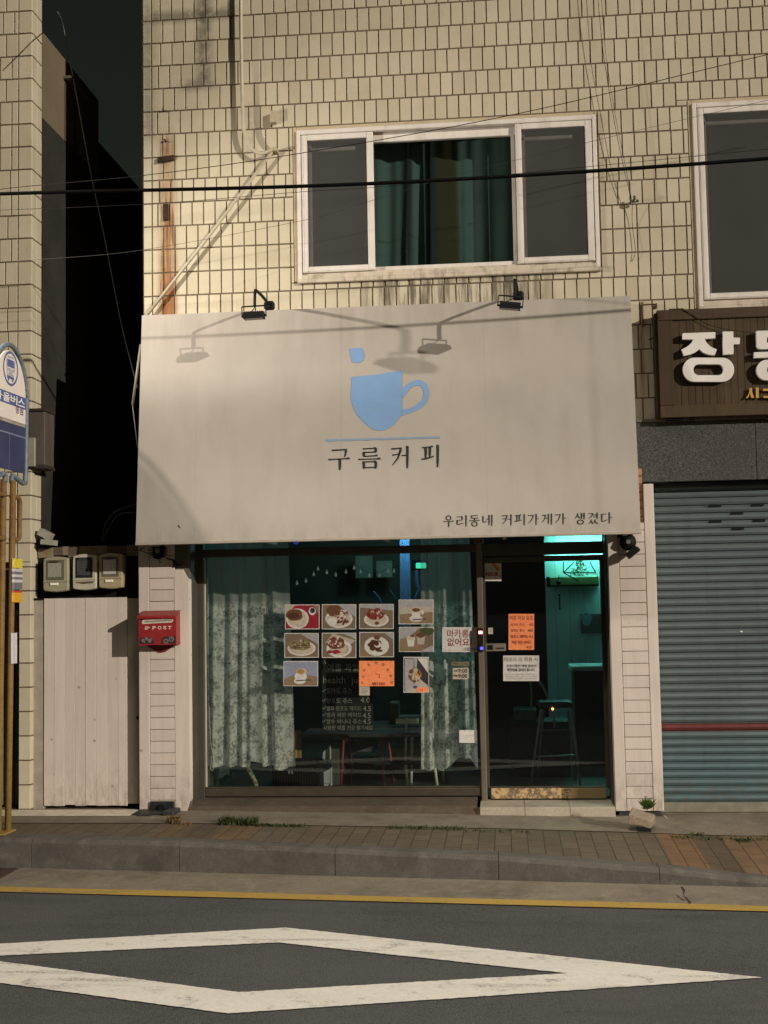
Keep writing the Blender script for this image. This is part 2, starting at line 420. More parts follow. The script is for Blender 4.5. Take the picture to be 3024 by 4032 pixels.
# white lozenge ahead of a crossing
OUT = [(1.223,-3.851),(-1.326,-2.970),(-3.965,-3.63),(-1.329,-4.497)]
INN = [(.269,-3.815),(-1.315,-3.289),(-2.962,-3.633),(-1.347,-4.182)]
g = MB(); n = 110
def ragged(P):
    o = []
    for i in range(4):
        a, b_ = P[i], P[(i+1)%4]
        for k in range(n):
            t = (k+random.uniform(-.3,.3)*(0<k<n-1))/n; j = random.uniform(-.0035,.0035)
            dx, dy = b_[0]-a[0], b_[1]-a[1]; L = math.hypot(dx, dy)
            jj = j if k else 0
            o.append((a[0]+dx*t-dy/L*jj, a[1]+dy*t+dx/L*jj, ZR+.006))
    return o
A, B = ragged(OUT), ragged(INN); m_ = len(A)
g.add(A+B, [(i, (i+1)%m_, m_+(i+1)%m_, m_+i) for i in range(m_)])
struct('road_marking', g, M_WHP)
# kerb stones
def wob(x, a): return a*.6*(math.sin(x*17.3)+.6*math.sin(x*41.7+1.3))
g = MB(); joints = [-10+1.14*k for k in range(5)]; joints = [-8.0,-6.9,-5.77,-4.62,-3.49,-2.356,-1.222,-.09,.97,2.05,3.15,4.3,5.4,6.5]
for a, b_ in zip(joints, joints[1:]):
    a2, b2 = a+.002, b_-.002; nseg = 14
    for k in range(nseg):
        u0 = a2+(b2-a2)*k/nseg; u1 = a2+(b2-a2)*(k+1)/nseg
        P = []
        for x in (u0, u1):
            y = yk(x)+wob(x,.0012); zt = kt(x)+wob(x+9,.0012); ch = .003+wob(x*3+4,.003)
            P.append([(x,y,ZR-.05),(x,y-.0,zt-.028-ch),(x,y+.010+ch,zt-.008-ch*.6),(x,y+.030,zt),(x,y+.165,zt),(x,y+.165,ZR-.05)])
        for i in range(5): g.add([P[0][i],P[1][i],P[1][i+1],P[0][i+1]], [(0,1,2,3)], 0, True)
        if k == 0: g.add(P[0], [tuple(range(6))])
        if k == nseg-1: g.add(P[1], [tuple(range(6))[::-1]])
struct('kerb', g, M_KERB)
# paved footway
XB = [Zp('b3',530,510,-.06).x, Zp('b3',865,515,-.06).x, Zp('b3',1185,520,-.06).x, Zp('b3',1495,520,-.06).x]
s = NT('block_paving')
sepx = s.axis(0); sepy = s.axis(1)
cmb = s.n('ShaderNodeCombineXYZ'); s.l(sepy, cmb.inputs[0]); s.l(sepx, cmb.inputs[1])
br = s.n('ShaderNodeTexBrick'); s.l(cmb.outputs[0], br.inputs['Vector'])
br.inputs['Scale'].default_value = 1.0; br.inputs['Brick Width'].default_value = .22; br.inputs['Row Height'].default_value = .118
br.inputs['Mortar Size'].default_value = .005; br.inputs['Mortar Smooth'].default_value = .5; br.inputs['Bias'].default_value = 0
br.inputs['Color1'].default_value = (.100,.082,.058,1); br.inputs['Color2'].default_value = (.126,.102,.072,1); br.inputs['Mortar'].default_value = (.048,.039,.028,1)
c = br.outputs[0]
orange = s.math('MULTIPLY', s.band(0, XB[0], XB[1], .006), .8)
dark = s.math('MULTIPLY', s.band(0, XB[1], XB[2], .006), .8)
orange2 = s.math('MULTIPLY', s.band(0, XB[2], XB[3]+3, .006), .7)
xl = [Zp('b4',330,520,0).x, Zp('b4',590,520,0).x, Zp('b4',880,520,0).x, Zp('b4',1200,520,0).x]
o3 = s.math('MULTIPLY', s.band(0, xl[0], xl[1], .01), .5); d3 = s.math('MULTIPLY', s.band(0, xl[1], xl[2], .01), .6); o4 = s.math('MULTIPLY', s.band(0, xl[2], xl[3], .01), .55)
def tintm(cc, k, col):
    mul = s.mix(k, cc, s.mix(1.0, cc, col, 'MULTIPLY')); return mul
for k, col in ((orange,(1.65,1.12,.74)), (orange2,(1.65,1.2,.88)), (dark,(.80,.72,.66)), (o3,(1.35,1.0,.6)), (o4,(1.45,1.02,.6)), (d3,(.75,.66,.62))): c = tintm(c, k, col)
c = s.mix(s.math('MULTIPLY', s.ramp(s.noise(3.5,6,.7), .42, .72), .55), c, (.065,.05,.036))
c = s.mix(s.math('MULTIPLY', s.ramp(s.noise(130,3,.7,None,4), .5, .7), .35), c, (.20,.16,.11))
s.base(c, .9, 0, .2)
inv = s.math('SUBTRACT', 1.0, br.outputs['Fac'])
s.bump(s.math('ADD', inv, s.math('MULTIPLY', s.noise(120,3,.7), .3)), .6, .006); M_PAVE = s.m
g = MB(); xs2 = [-9+.15*i for i in range(111)]; ny = 6
for x in xs2:
    for j in range(ny+1):
        y = .25+(yk(x)+.166-.25)*j/ny; g.v.append(Vector((x, y, zside(x, y))))
for i in range(len(xs2)-1):
    for j in range(ny):
        g.f.append([i*(ny+1)+j, (i+1)*(ny+1)+j, (i+1)*(ny+1)+j+1, i*(ny+1)+j+1]); g.mi.append(0); g.sm.append(True)
struct('pavement', g, M_PAVE)
# concrete margin between the paving and the shop fronts
g = MB(); ymarg = Zp('b4',1000,478,-.01).y
for i in range(len(xs2)-1):
    x, x2 = xs2[i], xs2[i+1]
    yy_ = [.25, -.1]+[-.1+(ymarg+.1)*k/5 for k in range(1,6)]
    for ya, yb in zip(yy_, yy_[1:]):
        g.add([(x,ya,zside(x,ya)+.006),(x2,ya,zside(x2,ya)+.006),(x2,yb,zside(x2,yb)+.006),(x,yb,zside(x,yb)+.006)], [(0,1,2,3)])
struct('pavement_margin', g, M_CONC)
g = MB(); cr = [Zp('d6',x,y,ZR) for x,y in ((1285,488),(1298,505),(1292,522),(1306,538),(1322,556),(1318,566))]; cr2 = [Zp('d6',x,y,ZR) for x,y in ((1296,548),(1272,530),(1262,520))]
for L_, wd in ((cr,.010),(cr2,.006)):
    nn = len(L_); A = [p+Vector((-wd*(.5+.5*math.sin(i*2.1)),0,.0055)) for i,p in enumerate(L_)]; B = [p+Vector((wd*(.6+.4*math.cos(i*1.7)),0,.0055)) for i,p in enumerate(L_)]
    g.add(A+B, [(i,i+1,nn+i+1,nn+i) for i in range(nn-1)])
struct('gutter_crack', g, mat('dark_crack', (.03,.025,.02), .95, .3, 30))
# iron drain cover at the edge of the gutter
g = MB(); p = Zp('d5',0,405,ZR); q = Zp('d5',95,408,ZR); r2 = Zp('d5',5,475,ZR)
x1 = q.x; g.box(x1-.75, x1-.02, r2.y, p.y-.03, ZR, ZR+.012, .004)
for k in range(7): g.box(x1-.71+k*.095, x1-.65+k*.095, r2.y+.05, p.y-.08, ZR+.012, ZR+.016)
solo('drain_cover', g, mat('rusty_iron', (.055,.030,.028), .7, .3, 20, bump=.3), 'dark reddish iron drain cover in the gutter below the kerb', 'drain cover', (x1-.4, p.y-.2, ZR))

# ------------------------------------------------------------------ the tiled building
XE = wx('c1',775,600,0)                               # its left corner
XR = 4.2
bld = thing('tiled_building', 'cream tiled building with a coffee shop below and white framed windows above', 'building', (XE, 0, 0))
wz1 = (wz('c2',62,448,0)+wz('c2',1075,388,0))/2; wz0 = (wz('c2',62,955,0)+wz('c2',1088,912,0))/2
wx0 = wx('c2',62,700,0); wx1 = wx('c2',1082,650,0)
rx0 = wx('c2',1412,700,0); rz1 = wz('c2',1420,352,0); rz0 = wz('c2',1440,1046,0); rx1 = rx0+2.4
ZL = 2.32                                             # underside of the lintel
ZTOP = 8.4
gx0_, gz0_ = wx('c4',1012,850,-.03), wz('c4',1200,998,-.03)
g = MB()
for (a, b_, zz0, zz1) in ((XE, wx0, rz0, ZTOP), (wx1, rx0, rz0, ZTOP), (rx1, XR, rz0, ZTOP), (wx0, wx1, rz0, wz0), (wx0, wx1, wz1, ZTOP), (rx0, rx1, rz1, ZTOP), (XE, gx0_+.1, ZL, rz0), (gx0_+.1, XR, gz0_+.06, rz0)):
    g.box(a, b_, .006, .24, zz0, zz1)
g.box(XE, XE+.22, .24, 9, 0, ZTOP); g.box(XR-.2, XR, .24, 9, -.1, ZTOP); g.box(XE+.22, XR-.2, 8.8, 9, -.1, ZTOP); g.box(XE+.22, XR-.2, .24, 8.8, ZTOP-.2, ZTOP)
g.box(XE+.22, XR-.2, .24, 8.8, 2.72, 2.95)
obj('wall', g, M_GROUT, bld)
# window surround of plain render
PITX, PITZ, Z0ROW = .1005, .2035, 0.0
rows = [6.79 - .2035*k for k in range(-5, 20)]
def tiles(mb, ux0, ux1, rows, hole, P, rnd, pit=PITX, corner=.079, flip=False, zmin=-9, zmax=9):
    J = .0048
    for k in range(len(rows)-1):
        zt, zb = rows[k], rows[k+1]
        edges = [ux0, ux0+corner] if not flip else [ux0]
        off = rnd.random()*pit if rnd.random() < .6 else (.5*pit if k % 2 else .02)
        x = (edges[-1] + (off if off > .02 else pit))
        end = ux1-(corner if flip else 0)
        while x < end-.03: edges.append(x); x += pit
        edges.append(end)
        if flip: edges.append(ux1)
        for a, b_ in zip(edges, edges[1:]):
            segs = [(a+J, b_-J, zb+J, zt-J)]
            for (h0, h1, hz0, hz1) in hole:
                ns = []
                for (p0, p1, q0, q1) in segs:
                    if p1 <= h0 or p0 >= h1 or q1 <= hz0 or q0 >= hz1: ns.append((p0,p1,q0,q1)); continue
                    if q0 < hz0-.01: ns.append((p0,p1,q0,hz0-.004))
                    if q1 > hz1+.01: ns.append((p0,p1,hz1+.004,q1))
                    qq0, qq1 = max(q0,hz0), min(q1,hz1)
                    if p0 < h0-.008: ns.append((p0,h0-.004,qq0,qq1))
                    if p1 > h1+.008: ns.append((h1+.004,p1,qq0,qq1))
                segs = ns
            for (p0, p1, q0, q1) in segs:
                if p1-p0 < .008 or q1-q0 < .012 or q0 < zmin or q1 > zmax: continue
                e = .0025; t = -.001*rnd.random()
                tx, tz = rnd.uniform(-.0006,.0006), rnd.uniform(-.0006,.0006)
                vs = [P(p0,q0,.006),P(p1,q0,.006),P(p1,q1,.006),P(p0,q1,.006),
                      P(p0+e,q0+e,t+tx+tz),P(p1-e,q0+e,t-tx+tz),P(p1-e,q1-e,t-tx-tz),P(p0+e,q1-e,t+tx-tz)]
                mb.add(vs, [(4,5,6,7),(0,1,5,4),(1,2,6,5),(2,3,7,6),(3,0,4,7)])
MW = .035
holes = [(wx0-MW, wx1+.012, wz0-.012, wz1+MW), (rx0-MW, rx1+MW, rz0-.015, rz1+MW), (.86, 9, -1, wz('c4',1060,700,0))]
g = MB(); tiles(g, XE+.003, XR, rows, holes, lambda u, z, d: (u, d, z), random.Random(5), zmin=2.9)
obj('tile_cladding', g, M_TILE, bld)
g = MB()
g.box(wx0-MW+.003, wx0-.002, .0005, .006, wz0, wz1+MW-.002); g.box(wx0, wx1+.008, .0005, .006, wz1+.002, wz1+MW-.002)
g.box(rx0-MW+.003, rx0-.002, .0005, .006, rz0, rz1+MW-.002); g.box(rx0, rx1, .0005, .006, rz1+.002, rz1+MW-.002)
obj('window_render', g, M_PLASTER, bld)

def screen_mat():
    s = NT('insect_screen'); s.base(s.mix(s.ramp(s.noise(1.6,4,.6),.3,.7), (.044,.045,.043), (.058,.059,.057)), .8)
    tr = s.n('ShaderNodeBsdfTransparent'); mx = s.n('ShaderNodeMixShader'); mx.inputs[0].default_value = .66
    s.l(tr.outputs[0], mx.inputs[1]); s.l(s.p.outputs[0], mx.inputs[2]); s.l(mx.outputs[0], s.out.inputs[0]); return s.m
M_SCREEN = screen_mat()
M_ROOMPANE = mat('dark_window_glass', (.035,.036,.033), .15, .1, 2, spec=.5)
def window(x0, x1, z0, z1, left_div, right_div):
    """sliding window: screened sashes left and right, recessed glass in the middle"""
    f = MB(); t = .045
    f.box(x0, x0+t*.75, -.022, .10, z0, z1, .004); f.box(x1-t*.75, x1, -.022, .10, z0, z1, .004)
    f.box(x0+t*.75, x1-t*.75, -.022, .10, z1-t*.9, z1, .004); 
    win = obj('window', f, M_PVC, bld)
    tr = MB(); tr.box(x0+t*.75, x1-t*.75, -.020, .10, z0+.012, z0+.045, .003); tr.box(x0+t*.75, x1-t*.75, .006, .10, z0+.045, z0+.068, .003); tr.box(x0-.004, x1+.006, -.034, .004, z0-.026, z0+.011, .006)
    obj('sill_track', tr, M_DIRTYPVC, win)
    pairs = []
    if left_div: pairs.append((x0+t*.75+.004, left_div))
    if right_div: pairs.append((right_div, x1-t*.75-.004))
    for (a, b_) in pairs:
        sm = MB(); q = .052; zb, zt = z0+.066, z1-t*.9-.002
        sm.box(a, a+q, -.016, .024, zb, zt, .006); sm.box(b_-q*1.1, b_, -.016, .024, zb, zt, .006)
        sm.box(a+q, b_-q*1.1, -.014, .022, zt-q*.95, zt, .004); sm.box(a+q, b_-q*1.1, -.014, .022, zb, zb+q, .004)
        sm.box(a+.014, a+.018, -.0185, -.0165, zb+.01, zt-.01); sm.box(a+.016, b_-.016, -.0185, -.0165, zb+.012, zb+.016)
        sash = obj('screen_sash', sm, M_PVC, win)
        pm = MB(); pm.add([(a+q-.004,-.004,zb+q-.004),(b_-q*1.1+.004,-.004,zb+q-.004),(b_-q*1.1+.004,-.004,zt-q*.95+.004),(a+q-.004,-.004,zt-q*.95+.004)], [(0,1,2,3)])
        obj('mesh_screen', pm, M_SCREEN, sash)
        bm_ = MB(); bm_.box(a+q-.01, b_-.16, .045, .075, zt-q-.075, zt-q-.045, .004); bm_.box(a+q-.012, a+q+.028, .045, .075, zb, zt, .004)
        obj('inner_frame', bm_, M_PVC, sash)
        gm = MB(); gm.box(a+.01, b_-.01, .080, .086, zb, zt); obj('inner_glass', gm, M_ROOMPANE, sash)
    return win
ld, rd = wx('c2',322,700,0), wx('c2',806,700,0)
win = window(wx0, wx1, wz0, wz1, ld, rd)
hz = wz1-.045*.9
g = MB(); g.box(ld-.01, rd+.01, .030, .075, hz-.082, hz-.002, .004); g.box(ld-.01, rd+.01, .030, .078, wz0+.066, wz0+.105, .004)
g.box(rd-.035, rd-.004, .028, .075, wz0+.105, hz-.08, .003)
sash = obj('glazed_sash', g, M_PVC, win)
g = MB(); g.box(ld-.01, rd-.03, .052, .056, wz0+.105, hz-.082); obj('pane', g, M_GLASS, sash)
g = MB(); g.box(wx0+.02, wx1-.02, .62, .65, wz0-.05, wz1+.05); g.box(ld-.6, ld-.56, .1, .62, wz0-.05, wz1+.05); g.box(rd+.5, rd+.54, .1, .62, wz0-.05, wz1+.05); g.box(wx0, wx1, .1, .64, wz1+.03, wz1+.06)
obj('room_lining', g, M_DARKROOM, win)
win2 = window(rx0, rx1, rz0, rz1, rx0+.92, None)
g = MB(); g.box(rx0+.9, rx1-.03, .05, .056, rz0+.07, rz1-.04); obj('pane', g, M_ROOMPANE, win2)
# the teal curtain behind the middle pane
def cloth(x0, x1, z0, z1, y, amp, nf, nx=90, nz=24, seed=1, hem=None, flare=0.0, pinch=0.0):
    rn = random.Random(seed); ph = [rn.uniform(0,6.28) for _ in range(5)]; mb = MB()
    for j in range(nz+1):
        t = j/nz
        for i in range(nx+1):
            u = i/nx; zb = z0+(hem(u) if hem else 0); z = z1+(zb-z1)*t
            x = x0+(x1-x0)*u + flare*t*(u-.5) + .012*math.sin(9*u*nf/6+ph[3]+t)*t
            q = 2*math.pi*u
            yy = y + amp*(.6+.4*t)*(.75*math.sin(nf*q+ph[0]+1.5*math.sin(1.7*q+ph[2])+.3*t)+.55*math.sin(nf*.62*q+ph[1]+.8*math.sin(2.3*q+ph[4]))+.35*math.sin(nf*2.1*q+ph[3]+t*.9+math.sin(q*3.1+ph[1])))
            mb.v.append(Vector((x, yy, z)))
    for j in range(nz):
        for i in range(nx):
            mb.f.append([j*(nx+1)+i, (j+1)*(nx+1)+i, (j+1)*(nx+1)+i+1, j*(nx+1)+i+1]); mb.mi.append(0); mb.sm.append(True)
    return mb
s = NT('teal_curtain_fabric')
k = s.ramp(s.noise(5.0,3,.5,(1,.02,.02)), .53, .60)
c = s.mix(k, (.072,.118,.110), (.017,.026,.024))
c = s.mix(s.band(0, wx('c2',535,700,.2), wx('c2',605,700,.2), .02), c, (.035,.034,.014))
s.base(c, .85, 0, .2); 
solo('upstairs_curtain', cloth(ld-.25, rd+.2, wz0+.06, hz-.02, .26, .045, 5.0, 140, 8, 4), s.m, 'teal and dark striped curtain hanging behind the upstairs window', 'curtain', ((ld+rd)/2, .26, wz0))

# granite band over the roller shutter
g = MB(); gz1, gz0 = wz('c4',1100,706,-.03), wz('c4',1200,998,-.03); gx0 = wx('c4',1012,850,-.03)
for k in range(4): g.box(gx0+k*.95, gx0+k*.95+.947, -.045, .15, gz0, gz1, .003)
s = NT('grey_granite'); 
c = s.mix(s.ramp(s.noise(95,3,.75), .42, .62), (.014,.015,.015), (.085,.084,.080)); c = s.mix(s.ramp(s.noise(210,2,.6,None,3), .60, .68), c, (.24,.23,.21))
c = s.mix(s.math('MULTIPLY', s.ramp(s.noise(3,4,.6), .4, .7), .4), c, (.03,.03,.03)); s.base(c, .5)
obj('granite_band', g, s.m, bld)
g = MB(); g.box(gx0, XR, -.055, .15, gz1+.002, gz1+.028, .004); obj('band_coping', g, M_CONC, bld)

# pillars clad with white boards
PX0, PX1 = wx('c6',930,1200,-.1), wx('c6',1267,1200,-.1)
def pillar(x0, x1, b0, b1, z0, z1, pitch, start, tall=None, cuts=None):
    core = MB(); core.box(x0+.006, x1-.006, -.070, .24, z0+.005, max(z1, tall or 0))
    po = obj('pillar', core, M_DARKWALL, bld)
    g = MB(); g.box(x0, b0, -.1, .0, z0, z1, .004); 
    if cuts is None: g.box(b1, x1, -.1, .0, z0, tall or z1, .004)
    else:                                              # board with chamfered shoulders at head and foot
        (ct, cb) = cuts
        g.prism([(b1,-.1,z0),(x1-.03,-.1,z0),(x1,-.1,z0+.10),(x1,-.1,ct-.09),(x1-.05,-.1,ct),(b1,-.1,ct)], (0,.1,0))
    obj('edge_board', g, M_WOODW, po)
    g = MB(); z = start
    zz = z0
    while zz < z1-.01:
        t = min(zz+pitch, z1); g.box(b0+.003, b1-.003, -.098+random.uniform(-.002,.002), .0, zz+(.0015), t-.0025, .0025); zz = t
    obj('plank_panel', g, M_WOODW, po)
    return po
pzT = wz('c6',1050,395,-.1)
pillar(PX0, PX1, wx('c6',1002,1200,-.1), wx('c6',1172,1200,-.1), -.004, 2.30, .0965, 0, cuts=(wz('c6',1200,412,-.1), 0))
QX0, QX1 = wx('d4',180,1500,-.1), wx('d4',470,1200,-.1)
zq = wz('d4',300,2045,-.1)
pillar(QX0, QX1, wx('d4',245,1400,-.1), wx('d4',412,1400,-.1), zq, 2.30, .0975, 0, tall=wz('d4',400,8,-.1))
g = MB(); bx = wx('d4',338,200,-.06); 
for k in range(8): g.box(bx-.2, wx('d4',366,200,-.06), -.075, -.01, 2.22+k*.066, 2.22+k*.066+.058, .003)
obj('brick_strip', g, mat('orange_brick', (.36,.20,.11), .9, .25, 14, bump=.3), bld)
g = MB(); g.box(QX0+.03, QX0+.12, -.06, .1, -.08, zq-.002); obj('pillar_foot', g, mat('dark_slate', (.035,.034,.036), .7, .3, 12), bld)
g = MB(); g.box(QX1-.13, QX1-.02, -.07, .1, -.08, zq-.002, .004)
obj('pillar_foot', g, mat('dark_slate', (.035,.034,.036), .7, .3, 12), bld)
# black pipe box at the foot of the left pillar
g = MB(); ax, bx = wx('b4',215,300,-.13), wx('b4',440,300,-.13); za, zb = wz('b4',300,370,-.13), wz('b4',300,252,-.13)
g.box(ax, bx, -.128, -.101, za, zb, .006)
lx, rx = wx('b4',100,370,-.17), wx('b4',490,370,-.17)
g.box(lx, rx-.02, -.33, -.101, -.01, .022, .01); g.box(rx-.10, rx, -.36, -.12, -.01, .04, .012); g.box(lx+.05, lx+.17, -.38, -.3, -.012, .018, .008)
pb = solo('pipe_box', g, mat('black_plastic', (.017,.018,.020), .5, .3, 10), 'black plastic pipe outlet box at the foot of the left white pillar', 'pipe box', (ax,-.12,0))
g = MB(); cx, cz = wx('b4',325,310,-.13), wz('b4',325,310,-.13)
g.tube([(cx,-.15,cz),(cx,-.128,cz)], .028, 16); obj('pipe_mouth', g, M_BLACK, pb)

# ------------------------------------------------------------------ shop front
YF = .25
fx0 = wx('d1',85,1200,.1); fx1 = wx('d1',196,1200,YF)
mx0, mx1 = wx('d3',312,1000,YF), wx('d3',352,1000,YF)      # post between window and door
dx1 = wx('d3',1165,900,YF)
hz0, hz1 = wz('d1',600,352,YF), wz('d1',600,297,YF)
bz0, bz1 = wz('d1',600,2092,YF), wz('d1',600,2035,YF)
dhz0, dhz1 = wz('d3',700,358,YF), wz('d3',700,232,YF)
kz0, kz1 = wz('d3',800,1945,YF), wz('d3',800,1868,YF)
g = MB(); jx = wx('d1',150,1200,YF)
g.box(PX1-.004, jx, .0, YF+.06, 0, ZL, .003); g.box(jx, fx1, YF-.03, YF+.06, .0, ZL, .004)
jm = MB(); jm.box(dx1, QX0+.004, .0, YF+.06, -.05, ZL, .003)
sf = obj('shop_frame', g, mat('dark_olive_frame', (.052,.048,.036), .5, .15, 9), bld)
g = MB()
g.box(fx1, mx0-.002, YF-.03, YF+.05, hz0, hz1, .005)
g.box(fx1, mx0-.002, YF-.03, YF+.05, bz0, bz1, .005); g.box(fx1, mx0, YF-.012, YF+.05, bz1, bz1+.012, .003)
obj('window_rail', g, M_BRONZE, sf); obj('jamb', jm, mat('dark_olive_frame', (.052,.048,.036)), sf)
g = MB(); g.box(mx0, mx1, YF-.045, YF+.06, -.02, hz1+.10, .006); obj('door_post', g, M_ALU, sf)
g = MB(); g.box(mx0-.02, mx1+.012, YF-.05, YF+.06, hz1+.004, ZL, .006); obj('closer_block', g, mat('old_brass', (.10,.072,.03), .5, .3, 14), sf)
g = MB(); g.box(fx1, mx0-.02, YF, YF+.005, hz1, ZL); g.box(mx1+.012, dx1, YF, YF+.005, dhz1, ZL); obj('transom_glass', g, M_GLASS, sf)
g = MB(); g.box(fx1, mx0, YF, YF+.006, bz1, hz0); obj('window_glass', g, M_GLASS, sf)
# cream edging strip on the inside of the left jamb
g = MB(); g.box(fx1+.001, fx1+.018, YF-.018, YF-.004, bz1+.013, hz0-.02, .003); obj('edging_strip', g, mat('cream_strip', (.36,.32,.24), .6), sf)
# sliding glass door
door = obj('door', MB().box(mx1+.002, dx1-.002, YF-.028, YF+.04, dhz0+.055, dhz1, .004).box(mx1+.002, dx1-.002, YF-.018, YF+.035, dhz0, dhz0+.045, .004)
    .box(mx1+.002, mx1+.022, YF-.018, YF+.035, kz1, dhz0).box(dx1-.03, dx1-.002, YF-.018, YF+.035, kz1, dhz0), M_BRONZE, bld)
s = NT('flaking_yellow_paint')
xm = wx('d3',940,1900,YF); za_, zb_ = kz0, kz1
fl = s.ramp(s.noise(20,7,.7), .485, .505); leftp = s.ramp(s.axis(0), xm+.06, xm-.02)
c = s.mix(s.math('MULTIPLY', fl, 1.0), (.46,.31,.13), (.105,.070,.042))
c = s.mix(s.math('MULTIPLY', s.ramp(s.noise(45,5,.7,None,3),.4,.7),.5), c, (.50,.40,.24))
c = s.mix(leftp, (.215,.155,.070), c); s.base(c, .7); s.bump(fl, .4, .004)
g = MB(); g.box(mx1+.03, dx1-.03, YF-.024, YF+.035, kz0, kz1-.008, .004); obj('kick_plate', g, s.m, door)
g = MB(); g.box(mx1+.002, dx1-.002, YF-.016, YF+.030, kz1-.008, kz1+.004, .002); obj('bottom_rail', g, M_BRONZE, door)
g = MB(); g.box(mx1+.022, dx1-.03, YF, YF+.006, kz1, dhz0); obj('door_glass', g, M_GLASS, door)
g = MB(); a, b_ = W('b6',95,1088,YF-.02), W('b6',345,1178,YF-.02)
g.box(a.x, b_.x, YF-.024, YF-.001, b_.z, a.z, .003); 
lk = obj('door_lock', g, mat('brushed_steel', (.42,.38,.32), .35, .15, 20, metal=.7), door)
g = MB(); ml = (b_.x-a.x)
g.box(a.x+ml*.10, a.x+ml*.36, YF-.030, YF-.0245, b_.z+.012, a.z-.012, .003); g.box(a.x+ml*.52, a.x+ml*.92, YF-.030, YF-.0245, b_.z+.020, b_.z+.030, .002)
obj('lock_plate', g, M_BLACK, lk)
# alarm reader with red and blue lights on the door post
g = MB(); a, b_ = W('b6',14,930,YF-.05), W('b6',80,1172,YF-.05); g.box(mx0+.004, mx1-.004, YF-.062, YF-.046, b_.z-.01, a.z+.02, .004)
al = solo('alarm_reader', g, M_BLACK, 'slim black alarm reader with red and blue lights on the door post', 'alarm reader', (mx0, YF-.05, b_.z))
g = MB(); g.box(mx0+.008, mx1-.010, YF-.067, YF-.062, a.z-.028, a.z-.004, .002); obj('red_light', g, emit('red_light', (1.0,.22,.18), 7.0), al)
g = MB(); p = W('b6',50,1145,YF-.06); g.tube([(p.x,YF-.067,p.z),(p.x,YF-.061,p.z)], .013, 14); obj('blue_light', g, emit('blue_light', (.05,.05,1.0), 4.0), al)
# threshold step under the window, and the tiled door step
g = MB(); zs = wz('b4',900,232,.1); ys = -.12
zst = bz0-.003
g.add([(PX1-.01,YF+.05,zst),(mx0-.03,YF+.05,zst),(mx0-.03,ys+.06,zst-.03),(PX1-.01,ys+.06,zst-.03),(PX1-.01,ys,-.03),(mx0-.03,ys,-.05)], [(0,1,2,3),(3,2,5,4)])
obj('window_step', g, M_STEP, sf)
stx0, stx1 = wx('d3',322,2030,-.12), wx('d3',1232,2060,-.12); stz = kz0-.012
g = MB()
for k in range(3):
    a = stx0+(stx1-stx0)*k/3; b_ = stx0+(stx1-stx0)*(k+1)/3
    g.box(a+.0015, b_-.0015, -.118, YF+.04, stz-.02, stz, .003)
ds = thing('door_step', 'low pale tiled step in front of the glass door', 'step', ((stx0+stx1)/2, -.1, 0))
M_STT = concrete('step_tile', (.30,.265,.205), (.37,.325,.255), 60, (.12,.10,.07), .5, .6)
obj('tread', g, M_STT, ds)
g = MB()
for k in range(3):
    a = stx0+(stx1-stx0)*k/3; b_ = stx0+(stx1-stx0)*(k+1)/3
    g.box(a+.0015, b_-.0015, -.128, -.116, -.06, stz-.001, .003)
obj('riser', g, M_LIGHTC, ds)
g = MB(); g.box(stx0, stx1, -.112, YF, -.1, stz-.021); obj('step_core', g, M_CONC, ds)

# roller shutter on the right
SY = .12; sx0 = wx('d4',470,1300,SY); shz0 = wz('d4',800,2050,SY); pitch = .0633
s0 = wz('d4',700,1990,SY); zr0, zr1 = wz('d4',800,1546,SY), wz('d4',800,1497,SY)
g = MB(); z = s0; prof = ((0,.020),(.13,.020),(.20,.002),(.50,-.006),(.78,.0),(.86,.004),(.90,.020),(1.0,.020))
while z < gz0+.05:
    red = abs((z+pitch/2)-(zr0+zr1)/2) < pitch*.51
    vs = []; 
    for (t, d) in prof: vs += [(sx0-.05, SY+d, z+t*pitch), (XR-.25, SY+d, z+t*pitch)]
    g.add(vs, [(2*i, 2*i+1, 2*i+3, 2*i+2) for i in range(len(prof)-1)], 1 if red else 0); z += pitch
s = NT('shutter_paint')
c = s.mix(s.ramp(s.noise(3,4,.6,(.3,1,1)), .3, .7), (.088,.118,.127), (.110,.144,.153))
c = s.mix(s.ramp(s.axis(2), .75, .25), c, (.080,.142,.165))
c = s.mix(s.math('MULTIPLY', s.ramp(s.noise(16,5,.7,(.25,1,1)), .48, .72), .45), c, (.07,.075,.07)); c = s.mix(s.math('MULTIPLY', s.ramp(s.noise(9,6,.7,(1,1,.12),6), .54, .72), .40), c, (.055,.055,.050)); c = s.mix(s.math('MULTIPLY', s.math('MULTIPLY', s.ramp(s.axis(2), .30, -.03), s.ramp(s.noise(20,5,.7,None,8), .42, .62)), .7), c, (.12,.085,.055)); c = s.mix(s.ramp(s.noise(38,4,.7,(.35,1,1),11), .70, .73), c, (.20,.21,.20)); s.base(c, .55, .15)
sh = obj('roller_shutter', g, [s.m, mat('red_shutter_slat', (.115,.024,.020), .6, .3, 12)], bld)
g = MB(); g.box(sx0-.03, XR-.25, SY-.012, SY+.03, shz0, s0, .004); g.box(sx0-.03, XR-.25, SY-.022, SY-.010, shz0+.002, shz0+.022, .003)
obj('bottom_bar', g, mat('galvanised_bar', (.22,.21,.165), .5, .2, 10, metal=.2), sh)
g = MB()
for (x, y) in ((813,145),(1079,140),(951,191),(816,242),(1088,237),(955,288)):
    p = W('d4', x, y, SY-.008); g = MB(); g.box(p.x-.052, p.x+.052, SY-.010, SY-.003, p.z-.0095, p.z+.0095, .003); obj('vent_slot', g, M_BLACK, sh)
g = MB(); p = W('d4',977,927,SY-.008); g.box(p.x-.011, p.x+.011, SY-.010, SY-.006, p.z-.006, p.z+.006, .002)
